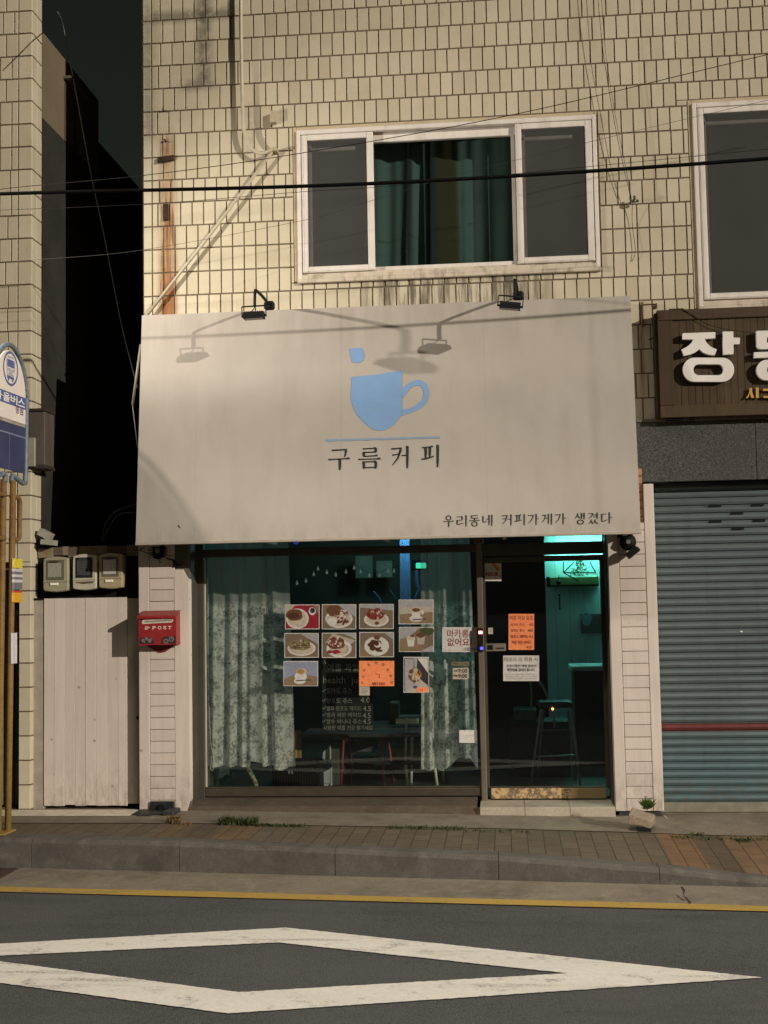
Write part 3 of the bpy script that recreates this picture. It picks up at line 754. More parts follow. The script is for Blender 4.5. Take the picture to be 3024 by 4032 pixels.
solo('shutter_sticker', g, mat('white_sticker', (.8,.78,.72), .5), 'tiny white sticker in the middle of the roller shutter', 'sticker', p)
g = MB(); g.box(sx0-.06, XR-.25, SY+.03, .24, -.08, gz0+.1); g.box(gx0+.25, XR-.25, .0, SY-.012, gz0+.0, gz0+.02); obj('shutter_backing', g, M_DARKROOM, bld)
g = MB(); g.box(QX1+.003, XR-.25, -.04, SY+.03, -.10, shz0-.028, .006); obj('shutter_threshold', g, M_CONC, bld)

# ------------------------------------------------------------------ coffee shop sign (a canvas box leaning out at the bottom)
ST, SBY = -.28, -.48
sL, sR = wx('c3',75,180,ST), wx('c4',980,82,ST); sT = (wz('c3',75,180,ST)+wz('c4',980,82,ST))/2
sB = (wz('c3',42,1322,SBY)+wz('c4',1025,1243,SBY))/2
sN = Vector((0, sT-sB, SBY-ST)).normalized()          # in-plane up is (0, ST-SBY, sT-sB)
sP = Vector((0, SBY, sB))
s = NT('sign_canvas')
c = s.mix(s.ramp(s.noise(3,5,.6), .3, .7), (.362,.334,.298), (.390,.361,.324))
for xs_, wd, k in ((wx('c3',345,700,-.4),.003,.25),(wx('c3',1068,400,-.4),.004,.30),(wx('c4',262,600,-.4),.0035,.3),(wx('c4',792,300,-.35),.028,.28),(wx('c3',180,900,-.4),.002,.12)):
    c = s.mix(s.math('MULTIPLY', s.band(0, xs_-wd, xs_+wd, .004+wd*.7), s.math('MULTIPLY', s.ramp(s.noise(4,4,.6,(2,1,.35)), .25, .65), k)), c, (.20,.17,.135))
c = s.mix(s.math('MULTIPLY', s.ramp(s.noise(7,6,.7,(1,1,.14)), .50, .74), .20), c, (.25,.21,.165))
c = s.mix(s.math('MULTIPLY', s.math('MULTIPLY', s.band(2, sT-.28, sT+.1, .2), s.ramp(s.noise(9,5,.6,(1,1,.08),2), .4, .7)), .35), c, (.22,.19,.15))
c = s.mix(s.math('MULTIPLY', s.math('MULTIPLY', s.ramp(s.axis(2), sB+.16, sB-.02), s.ramp(s.noise(11,5,.7,(1,1,.25),5), .42, .7)), .45), c, (.17,.14,.105)); c = s.mix(s.ramp(s.noise(33,5,.75,None,17), .715, .74), c, (.20,.165,.12)); s.base(c, .75, 0, .25); s.bump(s.noise(1.7,3,.5,(1,1,.5)), .6, .04)
sign = thing('shop_sign', 'large white canvas sign with a blue coffee cup above the shop front', 'sign', ((sL+sR)/2, (ST+SBY)/2, sB))
g = MB(); nx, nz = 24, 10
d_ = Vector((0,.02,0))
P = lambda u, t: Vector((sL+(sR-sL)*u, ST+(SBY-ST)*t, sT+(sB-sT)*t))
for j in range(nz+1):
    for i in range(nx+1): g.v.append(P(i/nx, j/nz))
for j in range(nz):
    for i in range(nx): g.f.append([j*(nx+1)+i,(j+1)*(nx+1)+i,(j+1)*(nx+1)+i+1,j*(nx+1)+i+1]); g.mi.append(0); g.sm.append(True)
tl, trr, br_, bl = P(0,0), P(1,0), P(1,1), P(0,1)
def back(p): return Vector((p.x, .0, p.z))
g.add([tl,trr,back(trr),back(tl)], [(0,1,2,3)]); g.add([tl,bl,back(bl),back(tl)], [(0,1,2,3)]); g.add([trr,br_,back(br_),back(trr)], [(0,1,2,3)])
obj('canvas', g, s.m, sign)
g = MB(); 
g.box(sL-.004, sR+.004, SBY-.006, SBY+.03, sB-.022, sB+.002, .003)
for k in range(5):
    x = sL+.1+(sR-sL-.2)*k/4; g.box(x-.015, x+.015, SBY+.03, -.0, sB-.02, sB+.01)
obj('bottom_rail', g, mat('sign_rail', (.34,.30,.25), .6, .1, 10), sign)
def S(c, lift=.003):
    return lambda x, y: Pl(c, x, y, sP - sN*0 + Vector((0,-lift,0)), sN)
def blue_mat(name, col):
    s = NT(name); s.base(s.mix(s.ramp(s.noise(6,5,.6),.35,.68), col, tuple(v*.80+.03 for v in col)), .7); return s.m
M_CUP = blue_mat('cup_blue', (.165,.315,.56))
f3 = S('c3')
cup = cat_pts([(1126,490,0),(1190,484,0),(1260,478,0),(1320,466,0),(1383,460,0)], 5)[:-1] + [Vector((1383,460,0)),Vector((1380,520,0)),Vector((1383,600,0)),Vector((1383,660,0))] + cat_pts([(1380,682,0),(1362,704,0),(1338,732,0),(1305,752,0),(1270,760,0),(1232,750,0),(1190,716,0),(1152,672,0),(1130,622,0),(1124,575,0),(1129,530,0)], 5)
g = MB(); g.prism([f3(p.x,p.y) for p in cup], (0,.002,0))
outer = cat_pts([(1381,548,0),(1408,527,0),(1440,510,0),(1470,505,0),(1500,522,0),(1516,562,0),(1510,608,0),(1478,645,0),(1432,668,0),(1380,684,0)], 5)
inner = cat_pts([(1381,602,0),(1400,576,0),(1425,546,0),(1450,534,0),(1474,537,0),(1490,565,0),(1486,598,0),(1458,628,0),(1420,648,0),(1381,653,0)], 5)
n = len(outer); g.add([f3(p.x,p.y) for p in outer]+[f3(p.x,p.y) for p in inner], [(i,i+1,n+i+1,n+i) for i in range(n-1)])
g.prism([f3(*p) for p in ((1117,347),(1150,345),(1180,343),(1188,362),(1193,388),(1184,408),(1166,420),(1146,418),(1130,416),(1122,385))], (0,.002,0))
obj('cup_emblem', g, M_CUP, sign)
g = MB(); up_, dn_ = [], []
for k in range(31):
    t = k/30; up_.append(f3(1000+572*t, 803-15*t+1.2*math.sin(k*2.1))); dn_.append(f3(1002+570*t, 814-16*t+1.4*math.sin(k*1.3)))
g.add(up_+dn_, [(i,i+1,32+i,31+i) for i in range(30)])
obj('underline', g, blue_mat('underline_blue', (.20,.29,.40)), sign)
def brush(mb, pts, fn, x0, y0, w, h, sw, mi=0):       # one stroke with a swelling width: (x, y, width)
    P2 = [Vector((x0+p[0]*w, y0+p[1]*h)) for p in pts]; a, b_ = [], []
    for i, p in enumerate(P2):
        t = (P2[min(i+1,len(P2)-1)]-P2[max(i-1,0)]).normalized(); nrm = Vector((-t.y, t.x)); k = pts[i][2]*sw*.5
        a.append(p+nrm*k); b_.append(p-nrm*k)
    n = len(P2); mb.add([fn(q.x,q.y) for q in a+b_], [(i,i+1,n+i+1,n+i) for i in range(n-1)], mi)
def H(x0,y0,x1,y1): return [(x0,y0,.7),(x0+(x1-x0)*.08,y0,.45),(x0+(x1-x0)*.8,y0+(y1-y0)*.8,.45),(x1-(x1-x0)*.06,y1-.012,.85),(x1,y1+.012,.35)]
def Vt(x,y0,y1): return [(x-.05,y0-.01,.35),(x-.01,y0+.03,1.15),(x+.005,y0+.09,1.0),(x,y0+(y1-y0)*.7,.9),(x-.004,y1-.02,.6),(x-.012,y1,.25)]
def ring(cx,cy,rx,ry): return [(cx+rx*math.sin(6.2832*k/18), cy-ry*math.cos(6.2832*k/18), .55+.3*abs(math.sin(6.2832*k/18))) for k in range(19)]
def crn(x0,y0,x1,y1,xe,ye): return [(x0,y0,.6),(x1-.06,y1,.5),(x1,y1+.0,1.0),(x1-.005,y1+.08,.85),(x1+(xe-x1)*.35,y1+(ye-y1)*.6,.65),(xe,ye,.25)]
JAMO = {
 '구':[crn(.16,.07,.82,.03,.74,.40),H(0,.50,1,.45),Vt(.53,.47,1.0)],
 '름':[H(.2,.05,.78,.02),Vt(.78,.02,.22),H(.22,.22,.80,.20),Vt(.24,.22,.42),H(.24,.41,.86,.37),H(0,.55,1,.52),Vt(.24,.66,1.0),H(.22,.67,.78,.65),Vt(.78,.65,.99),H(.24,.94,.78,.93)],
 '커':[crn(.02,.13,.55,.09,.08,.86),H(.08,.40,.50,.35),Vt(.92,0,1.0),H(.60,.42,.90,.41)],
 '피':[H(0,.12,.64,.07),Vt(.22,.12,.60),Vt(.46,.09,.56),[(-.03,.64,.5),(.2,.62,.6),(.45,.57,.6),(.70,.50,.4)],Vt(.92,0,1.0)],
 '우':[ring(.5,.2,.23,.19),H(0,.52,1,.49),Vt(.52,.5,1.0)],
 '리':[H(.02,.14,.55,.11),Vt(.54,.11,.44),H(.04,.44,.56,.42),Vt(.06,.44,.80),[(.06,.80,.6),(.3,.78,.6),(.66,.66,.4)],Vt(.92,0,1.0)],
 '동':[H(.2,.06,.8,.03),Vt(.23,.06,.30),H(.23,.29,.86,.26),Vt(.52,.30,.46),H(0,.49,1,.46),ring(.5,.78,.25,.20)],
 '네':[Vt(.07,.12,.66),[(.07,.66,.6),(.2,.64,.6),(.46,.54,.4)],H(.38,.38,.64,.37),Vt(.66,.03,.92),Vt(.93,0,1.0)],
 '가':[crn(.0,.15,.50,.11,.02,.84),Vt(.78,0,1.0),H(.78,.43,1.04,.42)],
 '게':[crn(.0,.16,.36,.13,.0,.80),H(.38,.42,.62,.41),Vt(.64,.04,.94),Vt(.93,0,1.0)],
 '생':[[(.30,.04,.9),(.22,.26,.8),(.0,.52,.25)],[(.25,.20,.5),(.36,.36,.9),(.52,.48,.5)],Vt(.64,.02,.54),H(.64,.27,.88,.26),Vt(.90,0,.58),ring(.54,.80,.29,.18)],
 '겼':[crn(.05,.10,.46,.07,.04,.54),H(.52,.20,.86,.19),H(.50,.37,.86,.36),Vt(.88,0,.56),[(.34,.60,.8),(.24,.82,.7),(.06,1.0,.25)],[(.30,.74,.5),(.44,.96,.8)],[(.70,.60,.8),(.60,.82,.7),(.44,1.0,.25)],[(.66,.74,.5),(.80,.90,.9),(.98,1.0,.4)]],
 '다':[H(.04,.17,.50,.14),Vt(.07,.17,.78),[(.07,.78,.6),(.3,.76,.6),(.62,.64,.4)],Vt(.80,0,1.0),H(.80,.44,1.06,.43)],
}
g = MB()
for ch, x0, x1, y0, y1 in (('구',1012,1120,852,958),('름',1163,1275,846,952),('커',1326,1416,838,950),('피',1482,1568,832,944)):
    for st in JAMO[ch]: brush(g, st, f3, x0, y0, x1-x0, y1-y0, 13.5)
obj('shop_name', g, M_INK, sign)
g = MB(); f4 = S('c4')
for ch, cx in zip('우리동네커피가게가생겼다', (83,148,211,275,370,435,501,569,634,732,797,861)):
    yb = 1224-(cx-50)*.0205; 
    for st in JAMO[ch]: brush(g, st, f4, cx-26, yb-58, 51, 56, 6.8)
obj('slogan', g, M_INK, sign)
g = MB(); p = f3(260,1240); g.disc(p, Vector((1,0,0)), Vector((0,0,1)), .006, .010, 10); p = f3(265,1246); g.disc(p, Vector((1,0,0)), Vector((0,0,1)), .005, .006, 10)
obj('stain_spot', g, mat('brown_spot', (.10,.07,.03), .8), sign)

# ------------------------------------------------------------------ floodlights
def floodlight(label, box_p, apex, head, hl, tilt, group):
    """head: centre of the lamp body; box_p: junction box on the wall"""
    t = thing('floodlight', label, 'floodlight', box_p, group)
    hx, hy, hz = head; ax, ay, az = apex; bx, by, bz = box_p
    g = MB(); g.box(bx-.044, bx+.044, by-.03, by+.03, bz-.038, bz+.038, .016); g.tube([(bx,by-.04,bz),(bx,by-.02,bz)], .018, 12); obj('junction_box', g, M_BLACK, t)
    g = MB(); g.tube(cat_pts([(bx-.004,by-.03,bz+.01),((bx+ax)/2,(by+ay)/2,(bz+az)/2+.01),(ax,ay+.03,az-.004),(ax-.003,ay,az-.03),(ax-.005,ay-.01,hz+.075)], 6), .0125, 8); obj('arm', g, M_BLACK, t)
    rot = Matrix.Rotation(tilt, 3, 'Y')
    def L(x, y, z): return Vector(head)+rot @ Vector((x,y,z))
    g = MB(); h = hl/2
    pr = [(-.045,-.030),(-.050,.006),(-.034,.030),(.02,.034),(.04,.018),(.050,-.024)]
    n = len(pr); v0 = [L(-h+.012,y,z*.9) for y,z in pr]; v1 = [L(h-.012,y,z*.9) for y,z in pr]
    g.add(v0+v1, [(i,(i+1)%n,n+(i+1)%n,n+i) for i in range(n)]+[tuple(range(n)),tuple(range(2*n-1,n-1,-1))])
    for k in range(9):
        x = -h+.025+(hl-.05)*k/8; g.add([L(x-.002,y*.9,z*.9+.006) for y,z in pr]+[L(x+.002,y*.9,z*.9+.006) for y,z in pr], [(i,(i+1)%n,n+(i+1)%n,n+i) for i in range(n)]+[tuple(range(n)),tuple(range(2*n-1,n-1,-1))])
    for sgn in (-1,1): g.tube([L(sgn*(h-.012),0,0),L(sgn*(h+.008),0,0)], .009, 10)
    hd = obj('lamp_head', g, M_BLACK, t)
    g = MB(); g.add([L(-h+.02,-.042,-.0275),L(h-.02,-.042,-.0275),L(h-.02,.046,-.0225),L(-h+.02,.046,-.0225)], [(0,1,2,3)]); obj('lens', g, mat('black_lamp_glass', (.02,.02,.02), .3), hd)
    g = MB(); yk_ = hz
    for sgn in (-1,1): g.tube([L(sgn*(h+.003),0,0), L(sgn*(h+.003),0,.078)], .0045, 6)
    g.tube([L(-h-.003,0,.078), L(h+.003,0,.078)], .0065, 6); obj('yoke', g, M_BLACK, t)
    g = MB(); g.tube(cat_pts([(ax-.005,ay-.01,hz+.07), tuple(L(-h*.15,.01,.045)), tuple(L(-h*.45,.01,.03)), tuple(L(-h*.55,.0,.012))], 6), .0035, 6); obj('cable_tail', g, M_BLACK, t)
    return t
GF = 'black floodlights fixed along the top edge of the shop sign'
hy = -.80
p = W('a5',1065,690,-.27); a_ = W('a5',700,255,hy+.02); h_ = W('a5',665,955,hy)
floodlight('black floodlight with level head on the sign top below the diagonal pipe', p, a_, h_, .185, R(-1.2), GF)
p = W('a6',935,700,-.27); a_ = W('a6',850,250,hy+.02); h_ = W('a6',720,965,hy)
floodlight('black floodlight with tilted head on the sign top under the curtained window', p, a_, h_, .185, R(7), GF)
# lamps tucked under the sign
t = thing('spot_lamp', 'black spot lamp with a square head under the right end of the sign', 'spot lamp', W('a7',800,600,-.16), 'black lamps under the shop sign')
yb_ = -.16
c0 = W('a7',780,610,yb_)
g = MB(); g.tube([(c0.x,-.10,c0.z),(c0.x,-.14,c0.z)], .066, 20); g.ball((c0.x+.006,-.15,c0.z), .056, 14, 8, 0, (1,.7,1)); obj('wall_plate', g, M_BLACK, t)
g = MB(); g.tube([(c0.x-.002,-.194,c0.z),(c0.x-.002,-.186,c0.z)], .018, 12); obj('cap_screw', g, mat('grey_cap', (.16,.14,.12), .5), t)
g = MB(); p = W('a7',520,430,yb_); g.ball((p.x,-.15,p.z), .022, 10, 7, 0, (1.2,1,.9)); p2 = W('a7',640,330,yb_); g.box(p.x-.012, p2.x+.03, -.17, -.11, p2.z-.004, p2.z+.010, .003); obj('bracket', g, M_BLACK, t)
hc = W('a7',940,970,-.20); rot = Matrix.Rotation(R(-38), 3, 'Y')
def hexrot(mb, c, rot, sx, sy, sz, mi=0):
    mb.hexa([Vector(c)+rot @ Vector(q) for q in ((-sx,-sy,-sz),(sx,-sy,-sz),(sx,sy,-sz),(-sx,sy,-sz),(-sx,-sy,sz),(sx,-sy,sz),(sx,sy,sz),(-sx,sy,sz))], mi)
g = MB(); hexrot(g, hc, rot, .056, .040, .018); hexrot(g, hc+rot@Vector((0,0,.025)), rot, .048, .034, .009); hd = obj('lamp_head', g, M_BLACK, t)
g = MB(); hexrot(g, hc+rot@Vector((0,-.004,-.0195)), rot, .048, .034, .0014); obj('lens', g, mat('pale_lamp_glass', (.30,.29,.24), .25), hd)
g = MB(); g.tube(cat_pts([(c0.x+.035,-.14,c0.z-.012),(hc.x+.03,-.17,hc.z+.035),(hc.x+.036,-.19,hc.z+.016)], 5), .005, 7); obj('swivel_arm', g, M_BLACK, t)
p = W('a3',1395,250,-.15)
t = thing('spot_lamp', 'black finned lamp with loose wires under the left end of the sign', 'spot lamp', p, 'black lamps under the shop sign')
g = MB(); g.tube([(p.x,-.10,p.z),(p.x,-.19,p.z)], .038, 14)
for k in range(17):
    a = 6.2832*k/17; r0, r1 = .034, .060+.012*random.random()
    g.hexa([(p.x+math.cos(a+d)*r, y, p.z+math.sin(a+d)*r) for y in (-.185,-.12) for (r,d) in ((r0,-.09),(r1,-.06),(r1,.06),(r0,.09))])
obj('lamp_head', g, M_BLACK, t)
g = MB(); g.tube([(p.x,-.193,p.z+.002),(p.x,-.188,p.z+.002)], .022, 14); obj('lens', g, mat('grey_lamp_glass', (.20,.20,.18), .2), t)
g = MB(); q = W('a3',1185,240,-.12); e1 = W('a3',1290,165,-.13); e2 = W('a3',1330,290,-.14)
g.tube([e1, q], .0035, 6); g.tube([q, e2], .0035, 6)
g.tube(cat_pts([W('a3',1480,330,-.14), W('a3',1560,350,-.11), W('a3',1600,400,-.108), W('a3',1655,395,-.106)], 5), .006, 6); g.tube(cat_pts([W('a3',1400,350,-.16), W('a3',1410,372,-.16), W('a3',1405,388,-.158)],4), .004, 6); g.tube([W('a3',1560,350,-.108), W('a3',1565,425,-.108)], .008, 6)
g.box(p.x-.012, p.x+.012, -.16, -.11, p.z+.02, sB-.0, .002)
obj('wiring', g, M_BLACK, t)

# ------------------------------------------------------------------ timber sign of the shop on the right
TY = -.16
tx0 = wx('b5',118,800,TY); tz1, tz0 = wz('b5',900,48,TY), wz('b5',900,1570,TY); tx1 = tx0+3.0
s = NT('dark_stained_timber')
c = s.mix(s.rnd(), (.050,.031,.015), (.075,.048,.024)); c = s.mix(s.math('MULTIPLY', s.ramp(s.noise(30,5,.6,(1,1,.06)),.4,.7),.5), c, (.030,.019,.009))
s.base(c, .6, 0, .3); s.bump(s.noise(50,3,.6,(1,1,.06)), .25, .004); M_TIM = s.m
ts = thing('timber_sign', 'dark timber board sign with thick white Korean letters above the shutter', 'sign', (tx0, TY, tz0))
bx0 = wx('b5',325,800,TY); bz1_, bz0_ = wz('b5',900,195,TY), wz('b5',900,1400,TY)
g = MB(); pw = wx('b5',620,300,TY)-wx('b5',520,300,TY); x = bx0
while x < tx1-.1: g.box(x+.0012, x+pw-.0012, TY+.012, TY+.03, bz0_-.01, bz1_+.01, .0015); x += pw
obj('board_panel', g, M_TIM, ts)
g = MB()
g.box(tx0, tx1, TY-.006, TY+.10, bz1_, tz1, .004); g.box(tx0, tx1, TY-.006, TY+.10, tz0, bz0_, .004); g.box(tx0, bx0, TY-.005, TY+.10, bz0_+.001, bz1_-.001, .004)
g.box(tx0-.02, tx0-.001, TY+.02, .0, tz0+.01, tz1-.02)
obj('frame', g, M_TIM, ts)
g = MB(); a, b_ = W('b5',270,40,TY+.03), W('b5',470,70,TY+.03); g.box(a.x, b_.x, TY+.02, -.02, tz1+.001, tz1+.014); obj('bracket', g, M_BLACK, ts)
g = MB(); a, b_ = W('b5',240,1570,TY+.03), W('b5',460,1610,TY+.03); g.box(a.x, b_.x, TY+.02, -.02, tz0-.014, tz0-.001); obj('bracket', g, M_BLACK, ts); g = MB(); a, b_ = W('b5',570,1570,TY+.03), W('b5',635,1600,TY+.03); g.box(a.x, b_.x, TY+.02, -.02, tz0-.012, tz0-.001)
obj('bracket', g, M_BLACK, ts)
LY = TY-.045
f5 = lambda x, y: W('b5', x, y, LY)
def solid(mb, pts, dep=.04, mi=0): mb.prism([f5(*p) for p in pts], (0,dep,0), mi)
def ringsolid(mb, cx, cy, hw, hh, ix, iy, dep=.04):
    n = 40; O, I = [], []
    for (L_, a, b_, r_) in ((O,hw,hh,hh),(I,ix,iy,iy)):
        for k in range(n):
            th = 6.28318*k/n; x = r_*math.cos(th); x += (a-r_)*(1 if x > 1e-6 else -1 if x < -1e-6 else 0); L_.append((cx+x, cy+r_*math.sin(th)))
    V = [f5(*p) for p in O]+[f5(*p) for p in I]; D = Vector((0,dep,0)); V2 = V+[v+D for v in V]
    fs = []
    for k in range(n):
        k2 = (k+1)%n; fs += [(k,k2,n+k2,n+k), (2*n+k,2*n+k2,k2,k), (n+k,n+k2,3*n+k2,3*n+k), (2*n+k,3*n+k,3*n+k2,2*n+k2)]
    mb.add(V2, fs)
g = MB()
cl = cat_pts([(610,487,0),(575,540,0),(525,585,0),(440,630,0)],5); cr_ = cat_pts([(940,628,0),(870,598,0),(805,545,0),(765,478,0)],5)
b1_ = cat_pts([(474,718,0),(560,700,0),(640,665,0),(690,622,0)],5); b2_ = cat_pts([(690,622,0),(745,668,0),(825,698,0),(910,708,0)],5)
solid(g, [(455,408),(470,400),(918,384),(918,470),(765,478)]+[(p.x,p.y) for p in cr_[::-1]][1:]+[(p.x,p.y) for p in b2_[::-1]]+[(p.x,p.y) for p in b1_[::-1]][1:]+[(p.x,p.y) for p in cl[::-1]]+[(610,487),(455,487)])
solid(g, [(1025,377),(1170,375),(1172,460),(1265,464),(1262,552),(1174,556),(1174,695),(1027,700)])
ringsolid(g, 821, 914, 362, 170, 212, 78)
# second letter, mostly beyond the picture's edge
solid(g, [(1496,368),(2000,352),(2000,445),(1645,455),(1645,535),(2000,530),(2000,612),(1560,625),(1520,612),(1500,580)])
solid(g, [(1466,668),(2200,640),(2200,722),(1466,748)])
ringsolid(g, 1862, 918, 362, 145, 215, 66)
obj('white_lettering', g, mat('white_acrylic_letter', (.72,.69,.66), .4, .05, 4, dirt=(.5,.45,.4), dirt_amt=.3), ts)
g = MB()
for P2 in ([(1400,1172),(1436,1172),(1434,1225),(1466,1310),(1428,1312),(1404,1250),(1380,1312),(1348,1312),(1392,1252),(1400,1215)], [(1488,1166),(1528,1164),(1530,1310),(1490,1312)],
           [(1590,1182),(1800,1176),(1800,1292),(1770,1310),(1605,1310),(1592,1285),(1762,1280),(1762,1208),(1590,1212)]):
    g.prism([W('b5',x,y,TY-.022) for x,y in P2], (0,.02,0))
obj('yellow_lettering', g, mat('yellow_letter', (.50,.30,.06), .5, .1, 12), ts)
g = MB(); g.tube(cat_pts([W('b5',450,70,TY-.01), W('b5',600,150,TY-.012), W('b5',800,270,TY-.012), W('b5',1050,345,TY-.02), W('b5',1300,375,TY-.05), W('b5',1480,395,TY-.05)], 6), .0018, 5)
g.tube(cat_pts([W('b5',460,60,TY-.01), W('b5',650,190,TY-.012), W('b5',850,295,TY-.012), W('b5',1120,355,TY-.03)], 6), .0018, 5)
g.tube(cat_pts([W('b5',130,330,TY+.02), W('b5',85,420,TY+.02), W('b5',20,480,-.01), W('b5',-20,490,-.008)], 6), .0035, 6)
obj('sign_wire', g, M_BLACK, ts)
g = MB()
for yy in (290, 632, 972, 1318): 
    p = W('b5',100,yy,-.004); g = MB(); g.box(p.x, p.x+.05, -.007, .0, p.z-.004, p.z+.004); obj('sign_clip', g, M_BLACK, ts)

# ------------------------------------------------------------------ the neighbour on the left
LX = wx('c1',175,600,-.05); YN = -.05; YRET = .18
nb = thing('neighbour_building', 'narrow cream tiled building with a tiled corner at the left edge', 'building', (LX, 0, 0))
ox1 = wx('a2',205,1100,YN); ozt = wz('a2',190,870,YN)
# column widths measured on the front face
zw_low, yw_end = 6.05, 1.72
rowsN = [6.93-.2035*k for k in range(-4, 36)]
g = MB(); g.box(LX-3.2, LX-.005, YN+.006, YRET, ozt, 8.4); g.box(LX-3.2, LX-.005, YRET, 8.6, ozt, zw_low); g.box(LX-3.2, LX-.005, YRET, yw_end, zw_low, 6.84); g.box(ox1, LX-.005, YN+.006, 8.6, -.1, ozt); g.box(LX-3.2, ox1, .16, 8.6, -.1, ozt)
obj('wall', g, M_GROUT, nb)
g = MB()
g_rnd = random.Random(8)
hole = [(-20, ox1, -1, ozt), (-20, 20, -5, .015)]
# front face, corner tile on the right; side return folded back
tiles(g, LX-2.6, LX, rowsN, hole, lambda u, z, d: (u, YN+d, z), g_rnd, pit=.105, corner=.125, flip=True)
tiles(g, YN+.004, YRET, rowsN, [(-20,20,-5,.015)], lambda u, z, d: (LX-d, u, z), random.Random(3), pit=.5, corner=.11)
obj('tile_cladding', g, M_TILE2, nb)
# lower rear wing seen up the alley
XW = LX-.004
P0 = Xp('c1',230,190,XW); P1 = Xp('c1',520,520,XW); P2_ = Xp('c1',605,880,XW); P3 = Xp('c1',560,970,XW)
s = NT('ochre_render'); c = s.mix(s.ramp(s.noise(2,5,.6),.3,.7), (.12,.095,.058), (.16,.125,.078)); s.base(c, .9); M_OCH = s.m
wa = Xp('c1',343,425,XW); wb = Xp('c1',440,560,XW); wc = Xp('c1',440,895,XW); wd = Xp('c1',343,775,XW)
zlow, zhi, yend = 6.05, 6.84, 1.72
g = MB()
yA, yB = wa.y, wb.y; zt_ = min(wa.z, wb.z); zb_ = zlow
for (a, b_, z0, z1) in ((YRET, yA, zlow, zhi), (yB, yend, zlow, zhi), (yA, yB, zt_, zhi)): g.box(XW, XW+.012, a, b_, z0, z1)
obj('side_wall', g, M_OCH, nb)
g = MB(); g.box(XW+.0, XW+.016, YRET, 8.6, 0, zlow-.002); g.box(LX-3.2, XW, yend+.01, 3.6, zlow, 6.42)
obj('lower_side_wall', g, mat('shaded_alley_wall', (.022,.020,.017), .95, .5, 2), nb)  # near-black colour stands in for the shade on the lower alley wall
g = MB(); g.box(XW-.02, XW+.02, yA, yA+.05, zb_, zt_); g.box(XW-.02, XW+.02, (yA+yB)/2-.02, (yA+yB)/2+.02, zb_, zt_); sw_ = obj('side_window', g, mat('grey_old_frame', (.06,.055,.048), .7), nb)
g = MB(); g.box(XW-.015, XW-.005, yA+.05, yB, zb_, zt_); obj('pane', g, M_ROOMPANE, sw_)
g = MB(); g.box(XW, XW+.10, yA-.03, yB+.05, zt_+.02, zt_+.05, .006); obj('window_hood', g, M_DARKWALL, sw_)
# rear house closing the alley
yy = 8.9
rh = thing('rear_house', 'unlit house closing the dark alley behind the gate', 'house', (-3.5, yy, 0))
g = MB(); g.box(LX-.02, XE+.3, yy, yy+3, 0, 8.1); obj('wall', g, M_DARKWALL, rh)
g = MB(); g.box(LX-.4, XE+.5, yy-.35, yy+3.2, 8.1, 8.22, .01); obj('roof', g, M_DARKROOM, rh)
p = W('c1',335,1600,yy); g = MB(); g.box(p.x-.28, p.x+.28, yy-.03, yy-.004, p.z-.5, p.z+.5, .006); rw = obj('window', g, mat('grey_old_frame', (.16,.15,.13), .7), rh)
g = MB(); g.box(p.x-.23, p.x+.23, yy-.034, yy-.031, p.z-.45, p.z+.45); obj('pane', g, M_ROOMPANE, rw)

# dark shutter of the neighbour's shop with notices on it
g = MB(); x = ox1
while x > LX-2.6: g.box(x-.045, x-.002, .10, .13, .02, ozt-.02, .006); x -= .048
obj('shop_shutter', g, mat('dark_steel_shutter', (.10,.094,.085), .5, .15, 9, metal=.3), nb)
g = MB(); g.box(LX-2.6, ox1-.004, .06, .155, ozt-.06, ozt+.0, .004); obj('shutter_lintel', g, M_DARKWALL, nb)
def flat(name, label, cat, quad, mats, y0, th=.004, group=None):
    """thin sheet between two measured corners"""
    g = MB(); (xa, za), (xb, zb) = quad; g.box(xa, xb, y0-th, y0, min(za,zb), max(za,zb)); return solo(name, g, mats, label, cat, ((xa+xb)/2, y0, min(za,zb)), group)
yN_ = .098
a, b_ = W('a2',112,1390,yN_), W('a2',196,1700,yN_)
M_MIXPOST = None
s = NT('faded_poster'); vo = s.n('ShaderNodeTexVoronoi'); s.l(s.pos(), vo.inputs['Vector']); vo.inputs['Scale'].default_value = 14
c = s.mix(s.ramp(vo.outputs['Color'],.3,.7), (.12,.13,.18), (.40,.38,.36)); c = s.mix(s.band(0, b_.x-.05, b_.x-.01, .006), c, (.30,.10,.10)); s.base(c, .6)
flat('poster', 'faded bluish poster on the dark shutter behind the bus stop pole', 'poster', ((a.x,a.z),(b_.x,b_.z)), s.m, yN_)
a, b_ = W('a2',100,1775,yN_), W('a2',190,1885,yN_)
flat('notice', 'small grey notice taped low on the dark shutter behind the pole', 'notice', ((a.x,a.z),(b_.x,b_.z)), mat('grey_notice', (.36,.34,.32), .7, .2, 30), yN_)

